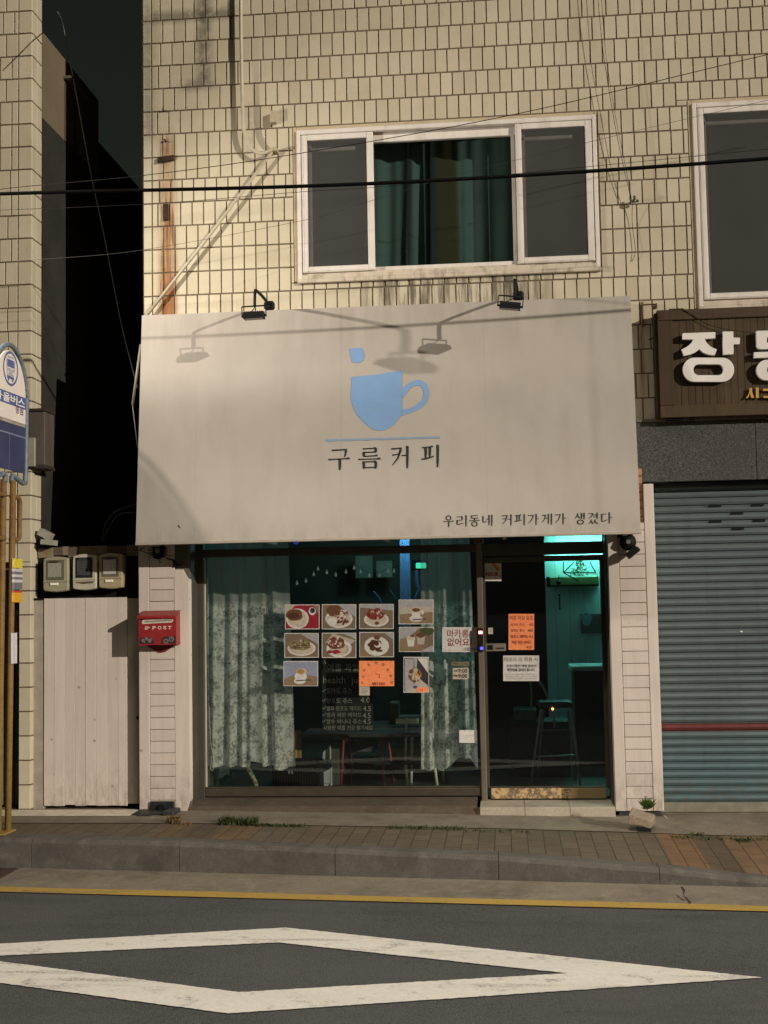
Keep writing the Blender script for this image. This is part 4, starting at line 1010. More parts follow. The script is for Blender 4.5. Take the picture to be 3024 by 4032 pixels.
# ------------------------------------------------------------------ gate, meter box
GY = .0
gx0, gx1 = wx('c6',293,1300,GY), wx('c6',852,1300,GY); gzt = wz('c6',600,602,GY); gzb = wz('c6',600,1992,GY)
gate = thing('alley_gate', 'white painted plank gate across the alley beside the shop', 'gate', ((gx0+gx1)/2, GY, 0))
g = MB(); seams = [gx0]+[wx('c6',x,1300,GY) for x in (362,432,502,572,645,720,790)]+[gx1]
for a, b_ in zip(seams, seams[1:]):
    k = random.uniform(-.003,.003); g.box(a+.0006, b_-.0006, GY+k, GY+.025, gzb+random.uniform(-.006,.004), gzt, .0018)
obj('plank_panel', g, M_WOODW, gate)
g = MB(); g.box(gx1+.001, PX0-.002, GY+.006, GY+.03, gzb+.01, gzt, .003); obj('edge_board', g, wood_white('greyish_board', (.58,.53,.46)), gate)
g = MB(); p = W('c6',922,1405,GY); g.box(p.x-.008, p.x+.006, GY-.012, GY+.006, p.z-.014, p.z+.014, .003); obj('latch', g, M_BLACK, gate)
g = MB(); g.box(LX-.006, gx0-.002, GY+.012, GY+.10, -.02, gzt, .004); obj('side_post', g, mat('grey_cement_post', (.30,.265,.22), .9, .15, 10, bump=.3), gate)
g = MB(); a = wz('d5',300,178,GY-.02)
g.box(LX-.75, PX0-.01, -.34, -.06, -.06, .012, .004); solo('gate_threshold', g, mat('pale_threshold_paint', (.58,.54,.44), .8, .12, 14, dirt=(.25,.21,.15), dirt_amt=.6, dirt_scale=9), 'pale concrete threshold strip under the white plank gate', 'threshold', ((LX+PX0)/2, GY-.1, 0))
mz0, mz1 = gzt, wz('a3',700,185,GY+.05)
mb_ = thing('meter_box', 'black recessed meter box above the plank gate', 'meter box', ((LX+PX0)/2, GY, mz0))
g = MB(); g.box(LX+.0, PX0-.004, GY+.10, GY+.13, mz0, mz1); obj('back_board', g, M_BLACK, mb_)
g = MB(); g.box(LX, PX0-.004, GY+.004, GY+.10, mz0-.012, mz0+.006); g.box(PX0-.022, PX0-.005, GY, GY+.10, mz0+.006, mz1); obj('box_frame', g, M_BLACK, mb_)
zz = wz('a3',700,285,GY+.05)
g = MB(); xs_ = [LX+.01, wx('a3',210,240,GY), wx('a3',310,240,GY), wx('a3',372,240,GY), wx('a3',500,240,GY), wx('a3',800,240,GY), wx('a3',1020,240,GY), PX0-.03]
for k, (a, b_) in enumerate(zip(xs_, xs_[1:])): g.box(a, b_, GY+.075+.004*(k%2), GY+.099, zz+(-.02 if k%3==0 else .0), mz1-.004-.006*(k%2), .002, k%2)
obj('card_packing', g, [mat('brown_card', (.19,.15,.095), .9, .25, 12), mat('dark_card', (.10,.075,.055), .9, .25, 12)], mb_)
GM = 'electric meters in the black box over the gate'
def meter(label, x0, x1, y0, y1, body, dial_c, dial2, tag_, low):
    yf = GY-.035
    a, b_ = W('a3',x0,y0,yf), W('a3',x1,y1,yf); cx = (a.x+b_.x)/2; hw = (b_.x-a.x)/2; H_ = a.z-b_.z
    t = thing('electric_meter', label, 'electric meter', (cx, GY, b_.z), GM)
    g = MB(); n = 8; out = []
    for k in range(n+1): u = -1+2*k/n; out.append((cx+hw*u*.96, a.z-.018+.018*(1-u*u)))
    out2 = [(cx+hw, a.z-.05), (cx+hw, b_.z+.03)]+[(cx+hw*(1-2*k/n)*.95, b_.z+.012-.012*(1-(1-2*k/n)**2)) for k in range(n+1)]+[(cx-hw, b_.z+.03),(cx-hw, a.z-.05)]
    pts = out+out2
    g.prism([(x, yf+.012, z) for x, z in pts], (0,.10,0))
    ins = [(cx+(x-cx)*.93, (z-(a.z+b_.z)/2)*.955+(a.z+b_.z)/2) for x, z in pts]
    V = [(x, yf+.012, z) for x, z in pts]+[(x, yf, z) for x, z in ins]; m = len(pts)
    g.add(V, [(i,(i+1)%m,m+(i+1)%m,m+i) for i in range(m)]+[tuple(m+i for i in range(m))])
    zc = b_.z+H_*.30
    g.box(cx-hw*.99, cx+hw*.99, yf-.008, yf+.03, zc-.006, zc, .002)
    obj('casing', g, body, t)
    g = MB(); g.box(cx-hw*.74, cx+hw*.70, yf-.004, yf+.002, zc+.012, a.z-.030, .004); d = obj('dial_window', g, dial_c, t)
    g = MB(); g.box(cx-hw*.60, cx+hw*.46, yf-.0065, yf-.004, zc+.035, a.z-.055, .002); 
    if low: g.box(cx+hw*.2, cx+hw*.34, yf-.0085, yf-.0066, zc+.045, a.z-.08)
    obj('dial_plate', g, dial2, d)
    g = MB(); g.box(cx-hw*.45, cx+hw*.25, yf-.012, yf-.009, a.z-.052, a.z-.036); obj('maker_plate', g, mat('dark_dial', (.045,.042,.036), .4), d)
    if tag_: g = MB(); g.box(cx-hw*.42, cx+hw*.22, yf-.010, yf+.004, zc-.034, zc-.012, .002); obj('white_tag', g, mat('white_seal', (.85,.82,.72), .5), t)
    else: g = MB(); g.prism([(cx-hw*.7,yf-.009,zc-.022),(cx+hw*.85,yf-.009,zc-.018),(cx+hw*.75,yf-.009,zc-.030),(cx,yf-.009,zc-.036)], (0,.01,0)); obj('cover_gap', g, mat('rusty_gap', (.10,.05,.035), .7), t)
    return t
M_MET = mat('aged_beige_plastic', (.29,.275,.185), .5, .1, 12); M_MET2 = mat('pale_meter_plastic', (.43,.41,.31), .5, .08, 12); M_MET3 = mat('tan_meter_plastic', (.33,.28,.175), .5, .1, 12)
M_DIAL = mat('smoky_dial', (.125,.118,.085), .25, .15, 20); M_DIALP = mat('grey_dial_plate', (.27,.26,.21), .5, .25, 70)
meter('beige electric meter with a dull glass, leftmost in the black box', 136, 410, 310, 692, M_MET, M_DIAL, M_DIALP, True, False)
meter('pale electric meter with a dark navy glass in the middle of the box', 455, 716, 282, 672, M_MET2, mat('navy_dial', (.020,.020,.026), .2), mat('dark_dial_plate', (.055,.055,.060), .4, .3, 60), False, True)
meter('tan electric meter with a white printed dial nearest the white pillar', 741, 1000, 272, 658, M_MET3, M_DIAL, mat('printed_dial', (.42,.41,.38), .5, .25, 90), True, False)

# ------------------------------------------------------------------ mailbox
MY = -.1; DEP = .135; MF = MY-DEP
ml, mr = wx('a4',178,800,MF), wx('a4',1200,800,MF); mt = wz('a4',700,330,MF); mbot = wz('a4',700,1105,MF); mback = wz('a4',700,200,MY); 
mail = thing('mailbox', 'red metal letter box on the left white pillar', 'letter box', ((ml+mr)/2, MY, mbot))
s = NT('red_paint'); c = s.mix(s.ramp(s.noise(14,5,.6),.3,.7), (.235,.017,.022), (.29,.026,.028)); c = s.mix(s.math('MULTIPLY', s.ramp(s.noise(30,5,.7,None,2),.55,.75),.5), c, (.16,.05,.045)); s.base(c, .42, 0, .4); M_RED = s.m
g = MB()
g.prism([(ml,MF,mbot),(ml,MF,mt-.004),(ml,MY-.004,mback-.010),(ml,MY-.004,mbot)], (mr-ml,0,0))
obj('body', g, M_RED, mail)
bz = wz('a4',840,1318,MY-.003); bl_, br2 = wx('a4',270,1120,MY), wx('a4',1335,1080,MY)
g = MB(); g.prism([(bl_,MY-.006,mbot+.02),((bl_+br2)/2-.03,MY-.006,bz+.004),((bl_+br2)/2,MY-.006,bz),((bl_+br2)/2+.03,MY-.006,bz+.006),(br2,MY-.006,mbot+.02)], (0,.005,0)); obj('back_plate', g, mat('dark_red_paint', (.16,.03,.03), .5), mail)
g = MB(); ov = wx('a4',130,380,MF-.025)
g.hexa([(ov,MF-.024,mt-.002),(mr+.002,MF-.024,mt-.002),(mr+.004,MY-.003,mback),(ov+.01,MY-.003,mback),(ov,MF-.024,mt+.008),(mr+.002,MF-.024,mt+.008),(mr+.004,MY-.003,mback+.010),(ov+.01,MY-.003,mback+.010)])
g.box(ov, mr+.002, MF-.0245, MF-.020, mt-.014, mt+.004)
obj('lid', g, M_RED, mail)
f4a = lambda x, y: W('a4', x, y, MF-.0025)
g = MB(); P2 = [f4a(*p) for p in ((262,470),(300,425),(520,410),(1100,375),(1118,400),(1105,470),(1060,495),(520,520),(300,535),(265,505))]; g.prism(P2, (0,.002,0)); sl = obj('label_slot', g, mat('dirty_white_label', (.55,.50,.42), .6, .2, 60), mail)
g = MB(); g.prism([W('a4',x,y,MF-.0045) for x,y in ((330,452),(560,440),(1080,410),(1090,440),(560,478),(340,490))], (0,.0015,0)); obj('slot_opening', g, mat('dark_slot', (.22,.20,.16), .7, .4, 90), sl)
g = MB()
for ch, xa, xb in (('P',553,648),('O',697,800),('S',850,937),('T',975,1075)):
    dy = -(xa-553)*.014
    letter(g, ch, f4a, xa, 588+dy, xb, 682+dy, 0, .028)
for (xa, xb, ya, yb) in ((975,1000,585,610),(1052,1075,580,605),(1000,1050,655,668),(553,585,672,686)): g.add([f4a(xa,ya),f4a(xb,ya),f4a(xb,yb),f4a(xa,yb)], [(0,1,2,3)])
for (ya, yb, xa, xb) in ((603,622,350,440),(634,654,345,445),(664,684,340,430)): g.add([f4a(xa,ya),f4a(xb,ya-3),f4a(xb,yb-3),f4a(xa,yb)], [(0,1,2,3)])
g.add([f4a(425,605),f4a(495,632),f4a(425,668)], [(0,1,2)])
obj('post_lettering', g, mat('pinkish_white_print', (.66,.50,.44), .6), mail)
g = MB(); g.prism([f4a(*p) for p in ((215,905),(535,890),(600,1062),(215,1075))], (0,.002,0)); g.prism([f4a(*p) for p in ((845,880),(1180,865),(1180,1055),(785,1068))], (0,.002,0))
dp = obj('dark_panel', g, mat('dark_navy_print', (.030,.018,.026), .5), mail)
g = MB(); u_, v_ = Vector((1,0,0)), Vector((0,0,1)); sc = .14467/470
for (x, y, r, mi) in ((920,1000,72,0),(920,1000,42,1),(1070,945,76,0),(1070,945,45,1),(300,980,50,0),(395,935,45,0),(480,985,55,0),(330,1030,26,0),(520,925,28,0)):
    p = W('a4',x,y,MF-.0032-.0008*mi); g.disc(p, u_, v_, r*sc, r*sc, 16, mi, .12 if mi == 0 and x < 600 else 0)
obj('flower_print', g, [mat('grey_flower', (.17,.13,.13), .6, .3, 80), mat('grey_flower_dark', (.07,.05,.06), .6)], dp)
g = MB(); p = f4a(690,745); g.tube([(p.x,MF-.006,p.z),(p.x,MF,p.z)], .006, 12); obj('lock', g, mat('old_brass', (.10,.072,.03), .5), mail)

# ------------------------------------------------------------------ camera and dark box on the neighbour's corner
p = W('a2',500,565,.05); q = W('a2',535,652,.02)
t = thing('security_camera', 'whitish security camera bracket on the tiled corner above the meters', 'security camera', p)
g = MB(); hexrot(g, p, Matrix.Rotation(R(28),3,'Y'), .055, .05, .030); obj('hood', g, mat('dull_white_housing', (.30,.30,.24), .5, .12, 20), t)
g = MB(); hexrot(g, q, Matrix.Rotation(R(6),3,'Y'), .055, .06, .022); obj('body', g, mat('dull_white_housing', (.30,.30,.24), .5), t)
g = MB(); g.box(LX-.01, p.x+.02, .06, .09, q.z-.05, q.z+.01, .004); obj('mount', g, M_BLACK, t)
yc = .02
a, b_ = W('a1',420,1025,-.05), W('a1',655,1900,-.05)
t = thing('dark_cabinet', 'dark weathered cabinet on the tiled corner behind the bus stop sign', 'cabinet', (LX, 0, b_.z))
g = MB(); g.box(LX-.02, b_.x, -.06, .16, b_.z+.03, a.z-.03, .006); g.box(LX-.09, LX-.02, -.075, .02, b_.z+.06, a.z-.04, .006)
obj('casing', g, mat('brown_black_metal', (.075,.062,.050), .7, .35, 9, stretch=(1,1,.15)), t)
g = MB(); g.box(LX-.11, b_.x+.01, -.075, .17, a.z-.03, a.z-.005, .003); g.box(LX-.11, b_.x+.008, -.07, .17, b_.z+.002, b_.z+.03, .003); obj('rim', g, mat('rusty_black', (.035,.020,.017), .8, .3, 20), t)
g = MB(); a, b_ = W('a1',400,1450,-.09), W('a1',508,1870,-.09); g.box(a.x, b_.x, -.095, -.062, b_.z, a.z, .006); obj('grey_panel', g, mat('grey_green_panel', (.235,.23,.18), .6, .12, 12), t)

# ------------------------------------------------------------------ bus stop sign (it faces along the road, so we see it edge-on)
BASE = Zp('f', 8, 3290, .0)
PB = Vector((-4.07, -1.12, .012))
PB = Vector((W('f', 12, 3270, -1.12).x, -1.12, .012))
topP = W('f', 33, 1890, -1.12); PT = Vector((topP.x, -1.12, topP.z))
bus = thing('bus_stop_sign', 'arched white and blue bus stop sign on a rusty orange pole', 'bus stop sign', PB)
s = NT('orange_rust_paint'); c = s.mix(s.ramp(s.noise(9,6,.7),.35,.65), (.20,.115,.028), (.135,.065,.022)); c = s.mix(s.ramp(s.axis(2), 1.7, .4), c, (.26,.165,.035)); c = s.mix(s.math('MULTIPLY', s.ramp(s.noise(40,5,.7,None,3),.5,.7),.6), c, (.055,.03,.016)); s.base(c, .7); M_POLE = s.m
s = NT('blue_grey_tube_paint'); c = s.mix(s.ramp(s.noise(16,6,.7),.35,.62), (.15,.20,.25), (.095,.125,.155)); c = s.mix(s.ramp(s.noise(26,6,.75,None,4),.56,.64), c, (.045,.03,.025)); s.base(c, .55); M_BLT = s.m
ud = Vector((.035, 1.0, 0)).normalized()             # along the panel, away from us
g = MB(); pr_ = .0245
for sg in (-1, 1):
    o_ = ud*(.058*sg) + Vector((.012*sg, 0, 0))
    g.tube([PB+o_, PB+(PT-PB)*.5+o_, PT+o_], pr_, 12)
g.box(PB.x-.06, PB.x+.06, PB.y-.11, PB.y+.11, PB.z-.02, PB.z+.012, .004)
obj('pole', g, M_POLE, bus)
dirp = (PT-PB).normalized()
def along(z): return PB+dirp*((z-PB.z)/dirp.z)
hz1_, hz0_ = wz('a2',200,140,-1.12), wz('a2',200,610,-1.12)
for sg in (1, -1):
    g = MB(); e = ud*(.058*sg); far = ud*(.215*sg)
    g.tube(cat_pts([along(hz1_)+e, along(hz1_)+far*.75, along(hz1_-.02)+far*.96, along(hz1_-.06)+far, along((hz1_+hz0_)/2)+far, along(hz0_+.06)+far, along(hz0_+.02)+far*.96, along(hz0_)+far*.75, along(hz0_)+e], 5), .019, 10)
    obj('hand_loop', g, M_POLE, bus)
pz1 = wz('a1',165,105,-1.12); pz0 = wz('a1',200,1925,-1.12); HW = .315
def pc(z): q = along(z); return Vector((q.x, q.y, z))
arch = []; zs_ = pz1-.42
arch.append(PT+ud*.06+dirp*.0)
right = [pc(pz0+.02)+ud*(HW-.10)-Vector((0,0,.085)), pc(pz0)+ud*(HW-.03)-Vector((0,0,.07)), pc(pz0)+ud*HW, pc(zs_)+ud*HW]
curve = [pc(zs_+.42*math.sin(a))+ud*(HW*math.cos(a)) for a in [math.pi*k/16 for k in range(1,16)]]
left = [pc(zs_)-ud*HW, pc(pz0)-ud*HW, pc(pz0)-ud*(HW-.03)-Vector((0,0,.07)), pc(pz0+.02)-ud*(HW-.10)-Vector((0,0,.085))]
g = MB(); g.tube(cat_pts([PT+ud*.058-Vector((0,0,.02)), PT+ud*.075+Vector((0,0,.04))]+right+curve+left+[PT-ud*.075+Vector((0,0,.04)), PT-ud*.058-Vector((0,0,.02))], 4), .019, 10)
obj('tube_frame', g, M_BLT, bus)
nrm = Vector((1,0,0)) - ud*ud.x; nrm.normalize()      # the face we see looks to +x
def pp(u, z, lift): return pc(z)+ud*u+nrm*lift
HI = HW-.024
def band_panel(mb, z0, z1, lift, th, mi=0):
    mb.hexa([pp(-HI,z0,-th),pp(HI,z0,-th),pp(HI,z0,lift),pp(-HI,z0,lift),pp(-HI,z1,-th),pp(HI,z1,-th),pp(HI,z1,lift),pp(-HI,z1,lift)], mi)
zA = pz1-.035
zB = zs_; zT1 = None
def zat(x, y): # height on the panel plane x ~ const
    return Xp('a1', x, y, PT.x+.02).z
g = MB(); zw0 = zat(380,1265)
O = [pp(-HI,zw0,.004),pp(HI,zw0,.004),pp(HI,zB,.004)]+[pp(HI*math.cos(a),zB+.375*math.sin(a),.004) for a in [math.pi*k/18 for k in range(1,18)]]+[pp(-HI,zB,.004)]
g.prism(O, nrm*-.010); plate = obj('white_plate', g, mat('white_sign_plate', (.66,.61,.57), .5, .04, 6), bus)
zb1, zb0 = zat(395,890), zat(395,1060)
g = MB(); g.add([pp(-HI,zb0,.0055),pp(HI,zb0,.0055),pp(HI,zb1,.0055),pp(-HI,zb1,.0055)], [(0,1,2,3)])
M_SBL = mat('sign_blue', (.075,.105,.255), .5, .08, 8)
obj('blue_band', g, M_SBL, plate)
g = MB(); hh = zb1-zb0
for k, ch in enumerate('마을버스'):
    u0 = -HI+.018+k*(2*HI-.03)/4
    letter(g, ch, lambda x, y: pp(x, y, .0068), u0, zb1-hh*.14, u0+.125, zb0+hh*.14, 0, .02)
obj('band_lettering', g, mat('white_print', (.68,.66,.64), .6), plate)
g = MB()
for k, ch in enumerate('종점'): letter(g, ch, lambda x, y: pp(x, y, .0062), .10+k*.075, zw0+.135, .165+k*.075, zw0+.065, 0, .02)
obj('purple_lettering', g, mat('purple_print', (.16,.10,.19), .6), plate)
# bus icon inside an oval ring
zi = (zat(205,290)+zat(205,785))/2; ry_ = .135; rx_ = .135
zi = zb1 + .03 + ry_ + .02
g = MB(); n = 40
for mi, (r0, r1, L_) in enumerate(((1.0,.86,.0058),)):
    O = [pp(rx_*r0*math.cos(6.2832*k/n), zi+ry_*r0*math.sin(6.2832*k/n), L_) for k in range(n)]; I = [pp(rx_*r1*math.cos(6.2832*k/n), zi+ry_*r1*math.sin(6.2832*k/n), L_) for k in range(n)]
    g.add(O+I, [(k,(k+1)%n,n+(k+1)%n,n+k) for k in range(n)])
def rect(u0,u1,z0,z1,mi,L_=.006): g.add([pp(u0,z0,L_),pp(u1,z0,L_),pp(u1,z1,L_),pp(u0,z1,L_)], [(0,1,2,3)], mi)
rect(-.060,.060,zi+.01,zi+.068,0); rect(-.052,.052,zi+.080,zi+.096,1); rect(-.066,.066,zi-.052,zi+.0,1)
rect(-.062,.062,zi-.080,zi-.058,0); rect(-.048,-.026,zi-.098,zi-.080,0); rect(.026,.048,zi-.098,zi-.080,0); rect(-.076,-.066,zi-.01,zi+.07,1,.0062); rect(.066,.076,zi-.01,zi+.07,1,.0062)
rect(-.060,-.035,zi-.045,zi-.025,2,.0066); rect(.035,.060,zi-.045,zi-.025,2,.0066)
obj('bus_icon', g, [mat('icon_blue', (.085,.115,.30), .5), mat('icon_grey', (.36,.36,.40), .5), M_PAPER], plate)
zn1 = zat(370,1310)
g = MB(); band_panel(g, pz0+.005, zn1, .004, .006); nv = obj('navy_panel', g, mat('navy_sheet', (.036,.044,.105), .5, .15, 6), bus)
g = MB(); zl = zat(350,1450); g.add([pp(-HI,zl-.006,.0055),pp(HI,zl-.006,.0055),pp(HI,zl+.006,.0055),pp(-HI,zl+.006,.0055)], [(0,1,2,3)]); g.add([pp(-.006,pz0+.01,.0055),pp(.0,pz0+.01,.0055),pp(.0,zl-.006,.0055),pp(-.006,zl-.006,.0055)], [(0,1,2,3)])
obj('panel_line', g, mat('pale_blue_line', (.15,.17,.26), .5), nv)
g = MB(); band_panel(g, zn1+.002, zw0-.002, .0, .006); obj('worn_strip', g, mat('peeled_strip', (.27,.25,.20), .8, .45, 9), bus)
# bills taped round the pole
def bill(label, y0, y1, m, x0, x1, grp='bills taped to the bus stop pole', name='bill', stripes=None, wfree=.10):
    z1, z0 = W('a2',100,y0,-1.12).z, W('a2',100,y1,-1.12).z
    q = along((z0+z1)/2); wid = .085
    g = MB()
    for k in range(6):
        a0 = -1.1+2.2*k/6; a1 = -1.1+2.2*(k+1)/6; r_ = .033
        cxx = q+ud*(.058)+Vector((.012,0,0))
        p0 = [cxx+nrm*(r_*math.cos(a))+ud*(r_*math.sin(a)) for a in (a0, a1)]
        for st_, (t0, t1, mi) in enumerate(stripes or [(0,1,0)]):
            za, zb = z0+(z1-z0)*t0, z0+(z1-z0)*t1
            g.add([(p0[0].x,p0[0].y,za),(p0[1].x,p0[1].y,za),(p0[1].x,p0[1].y,zb),(p0[0].x,p0[0].y,zb)], [(0,1,2,3)], mi)
    # the free edge sticks out
    e = q+ud*(.058)+Vector((.012,0,0))+nrm*.033*math.cos(1.1)+ud*.033*math.sin(1.1)
    f = e+ud*wfree+nrm*.015
    for (t0, t1, mi) in (stripes or [(0,1,0)]):
        za, zb = z0+(z1-z0)*t0, z0+(z1-z0)*t1
        g.add([(e.x,e.y,za),(f.x,f.y,za),(f.x,f.y,zb),(e.x,e.y,zb)], [(0,1,2,3)], mi)
    return solo(name, g, m, label, 'bill', (q.x,q.y,z0), grp)
M_YLW = mat('yellow_bill', (.48,.40,.045), .6, .3, 60); M_ORB = mat('orange_bill', (.50,.27,.025), .6, .2, 60); M_GRB = mat('grey_bill', (.12,.12,.14), .6, .2, 60); M_WHB = mat('white_bill', (.42,.41,.43), .6, .1, 60)
bill('bright yellow bill, topmost of the bills on the pole', 825, 930, M_YLW, 0, 0)
bill('grey and white striped bill under the yellow bill on the pole', 935, 1165, [M_GRB, M_WHB], 0, 0, stripes=[(0,.22,0),(.22,.34,0),(.34,.48,1),(.48,.60,0),(.60,.72,1),(.72,.86,0),(.86,1,1)])
bill('orange bill with a red top edge on the pole', 1175, 1305, [M_ORB, mat('red_edge', (.34,.05,.03), .6)], 0, 0, stripes=[(0,.82,0),(.82,1,1)])
bill('narrow white strip of paper hanging low on the pole', 1640, 1975, M_WHB, 0, 0, wfree=.02)

# ------------------------------------------------------------------ cables, pipe, wall fittings
def wire(label, pts, r, m, name='wire', group='overhead wires crossing the front', seg=8):
    pts = cat_pts(pts, seg); g = MB(); g.tube(pts, r, 7, 0, False)
    return solo(name, g, m, label, 'cable' if name == 'cable' else 'wire', pts[len(pts)//2], group)
YC = -1.86
M_CABLE = mat('black_cable', (.006,.006,.006), .95, .2, 9, spec=.05)
wire('thick black overhead cable crossing in front of the curtained window', [W('f',-900,800,YC), W('f',0,763,YC), W('c1',1659,1013,YC), W('c2',800,597,YC), W('c2',1659,538,YC), W('f',4000,540,YC)], .0132, M_CABLE, 'cable', None)
M_THIN = mat('thin_dark_wire', (.014,.012,.010), .95, .2, 9, spec=.05)
YT = -1.2
wire('thin dark wire climbing to the right above the curtained window', [W('c1',-300,1095,YT), W('c1',0,1030,YT), W('c1',780,955,YT), W('c1',1600,840,YT), W('c2',800,388,YT), W('c2',1659,185,YT), W('f',3900,20,YT)], .0029, M_THIN)
wire('thin wire just below the thick black cable', [W('c1',-200,1150,YT), W('c1',780,1112,YT), W('c1',1659,1043,YT), W('c2',330,635,YT), W('c2',800,590,YT), W('f',3300,560,YT)], .0019, M_THIN)
M_GREYW = mat('grey_wire', (.05,.047,.042), .9, .1, 9, spec=.1)
wire('thin grey wire rising from the alley past the lower window corner', [W('c1',-200,1440,YT+.4), W('c1',250,1410,YT+.4), W('c1',780,1360,YT+.4), W('c1',1659,1198,YT+.4), W('c2',300,685,YT+.4), W('c2',540,612,YT+.4), W('c2',1060,480,YT+.4), W('c2',1700,330,YT+.4)], .0015, M_GREYW)
wire('pale teal cable hanging down the dark alley', [Xp('c1',310,60,LX+.42), W('c1',345,150,.7), W('c1',420,540,.7), W('c1',490,920,.7), W('c1',560,1250,.7), W('c1',620,1560,.7), W('c1',668,1797,.7), W('c5',985,370,.55), W('c5',1000,420,.4)], .0048, mat('pale_teal_sheath', (.30,.36,.33), .5, .2, 30), 'cable', None)
g = MB(); g.tube([W('c5',1022,105,-.06), W('c5',962,545,-.06)], .011, 8); g.tube([W('c5',962,545,-.06), W('c5',1000,860,-.04)], .004, 6)
solo('stay_rod', g, mat('cream_pipe_paint', (.44,.40,.31), .55, .1, 12), 'cream stay rod angled behind the left edge of the shop sign', 'rod', W('c5',985,400,-.06))
g = MB()
for k in range(2): g.tube(cat_pts([W('c5',735+8*k,1540,.35), W('c5',770+25*k,1400+25*k,.35), W('c5',850+20*k,1310+25*k,.35), W('c5',985,1265+60*k,.30)], 8), .007, 7)
solo('hose_loop', g, mat('dark_hose', (.075,.070,.060), .7, .2, 9), 'pair of dark hoses looping out of the alley above the meter box', 'hose', W('c5',740,1540,.35))
M_PIPE = mat('cream_pipe_paint', (.44,.40,.31), .55, .1, 12)
g = MB(); yp = -.075
g.tube(cat_pts([W('c1',1312,-160,yp), W('c1',1311,0,yp), W('c1',1313,250,yp), W('c1',1320,560,yp), W('c1',1330,720,yp), W('c1',1362,800,yp), W('c1',1420,835,yp), W('c1',1486,815,yp)], 8), .0155, 10)
pipe = solo('wall_pipe', g, M_PIPE, 'cream pipe dropping down the tiles then running diagonally to the sign corner', 'pipe', W('c1',1486,815,0))
g = MB(); g.tube([W('c1',1492,812,-.06), W('c1',1150,1270,-.045), W('c1',800,1715,-.045)], .0135, 10); obj('diagonal_run', g, M_PIPE, pipe)
g = MB(); a = W('c1',1486,640,-.03); g.hexa([a+Vector(q) for q in ((-.02,-.03,-.05),(.03,-.03,-.05),(.03,.03,-.05),(-.02,.03,-.05),(-.02,-.03,.05),(.03,-.03,.05),(.03,.03,.05),(-.02,.03,.05))]); a = W('c1',1500,820,-.04); g.box(a.x-.015, a.x+.02, -.09, .004, a.z-.015, a.z+.015, .004)
obj('pipe_bracket', g, mat('cream_bracket', (.40,.35,.25), .6, .2, 20), pipe)
# stubs of the rusted bracket
rb = thing('rusted_bracket', 'broken black remains of a rusted bracket high on the rust streaked tiles', 'bracket', W('c1',903,860,0))
M_BRUST = mat('black_rust', (.030,.015,.009), .9, .4, 20)
g = MB(); a, b_ = W('c1',860,852,-.01), W('c1',945,882,-.01); g.hexa([(a.x,-.03,b_.z),(b_.x,-.03,b_.z+.012),(b_.x,.004,b_.z+.012),(a.x,.004,b_.z),(a.x,-.03,a.z-.012),(b_.x,-.03,a.z),(b_.x,.004,a.z),(a.x,.004,a.z-.012)])
obj('bar', g, M_BRUST, rb)
g = MB(); a, b_ = W('c1',888,1112,-.01), W('c1',916,1200,-.01); g.box(a.x, b_.x, -.02, .004, b_.z, a.z, .004); obj('stub', g, M_BRUST, rb)
for (x, y) in ((893,605),(903,770)):
    g = MB(); a = W('c1',x,y,-.01); g.tube([(a.x,.0,a.z),(a.x-.008,-.03,a.z+.012)], .007, 7); g.tube([(a.x,-.004,a.z),(a.x+.05,-.012,a.z-.006)], .002, 5); obj('bent_nail', g, M_BRUST, rb)
# insulator hook and its two wires on the right
hp = W('c2',1205,680,-.05)
hk = thing('insulator_hook', 'small dark insulator hook on the tiles between the two windows', 'hook', hp)
g = MB(); g.tube([(hp.x,.0,hp.z+.006),(hp.x,-.07,hp.z+.012)], .006, 7); g.tube(cat_pts([(hp.x-.025,-.06,hp.z-.012),(hp.x,-.07,hp.z-.022),(hp.x+.025,-.06,hp.z-.010)],5), .005, 7); g.tube([(hp.x-.02,-.065,hp.z-.01),(hp.x,-.07,hp.z+.012),(hp.x+.02,-.065,hp.z-.01)], .004, 6); obj('hook', g, M_BLACK, hk)
g = MB(); 
for dx in (-.026,.026): g.ball((hp.x+dx,-.062,hp.z-.010), .011, 8, 6, 0, (1,1,1.2))
g.ball((hp.x,-.07,hp.z+.02), .012, 8, 6, 0, (1,1,1.3)); obj('insulator', g, mat('brown_ceramic', (.07,.06,.03), .3, .3, 30), hk)
wire('pair of thin wires dropping from above to the insulator hook', [W('c2',1078,-60,-.12), W('c2',1082,0,-.12), W('c2',1100,180,-.11), W('c2',1135,400,-.10), W('c2',1165,550,-.09), (hp.x-.026,-.07,hp.z)], .0022, M_THIN, group='wires at the insulator hook')
wire('second thin wire beside the first above the insulator hook', [W('c2',1090,-60,-.09), W('c2',1094,0,-.09), W('c2',1108,180,-.09), W('c2',1142,400,-.08), W('c2',1172,550,-.08), (hp.x-.022,-.062,hp.z)], .0018, M_THIN, group='wires at the insulator hook')
wire('short wire hanging below the insulator hook', [(hp.x-.015,-.05,hp.z-.015), W('c2',1198,760,-.02), W('c2',1208,840,-.02), W('c2',1206,868,-.02), W('c2',1196,888,-.006)], .0022, M_THIN, group='wires at the insulator hook')
# rusty angle on the wall beside the sign
g = MB(); a, b_ = W('c4',1036,112,-.01), W('c4',1046,235,-.01); g.box(a.x, b_.x, -.018, .002, b_.z, a.z); a = W('c4',1108,125,-.01); g.box(a.x-.006, a.x+.006, -.02, .002, a.z-.03, a.z+.01); g.box(W('c4',1036,112,-.01).x, a.x, -.012, .0, a.z+.004, a.z+.010)
solo('wall_angle', g, mat('rusty_angle', (.12,.055,.025), .8, .4, 20), 'rusty metal angle on the tiles right of the shop sign', 'bracket', W('c4',1040,112,0))

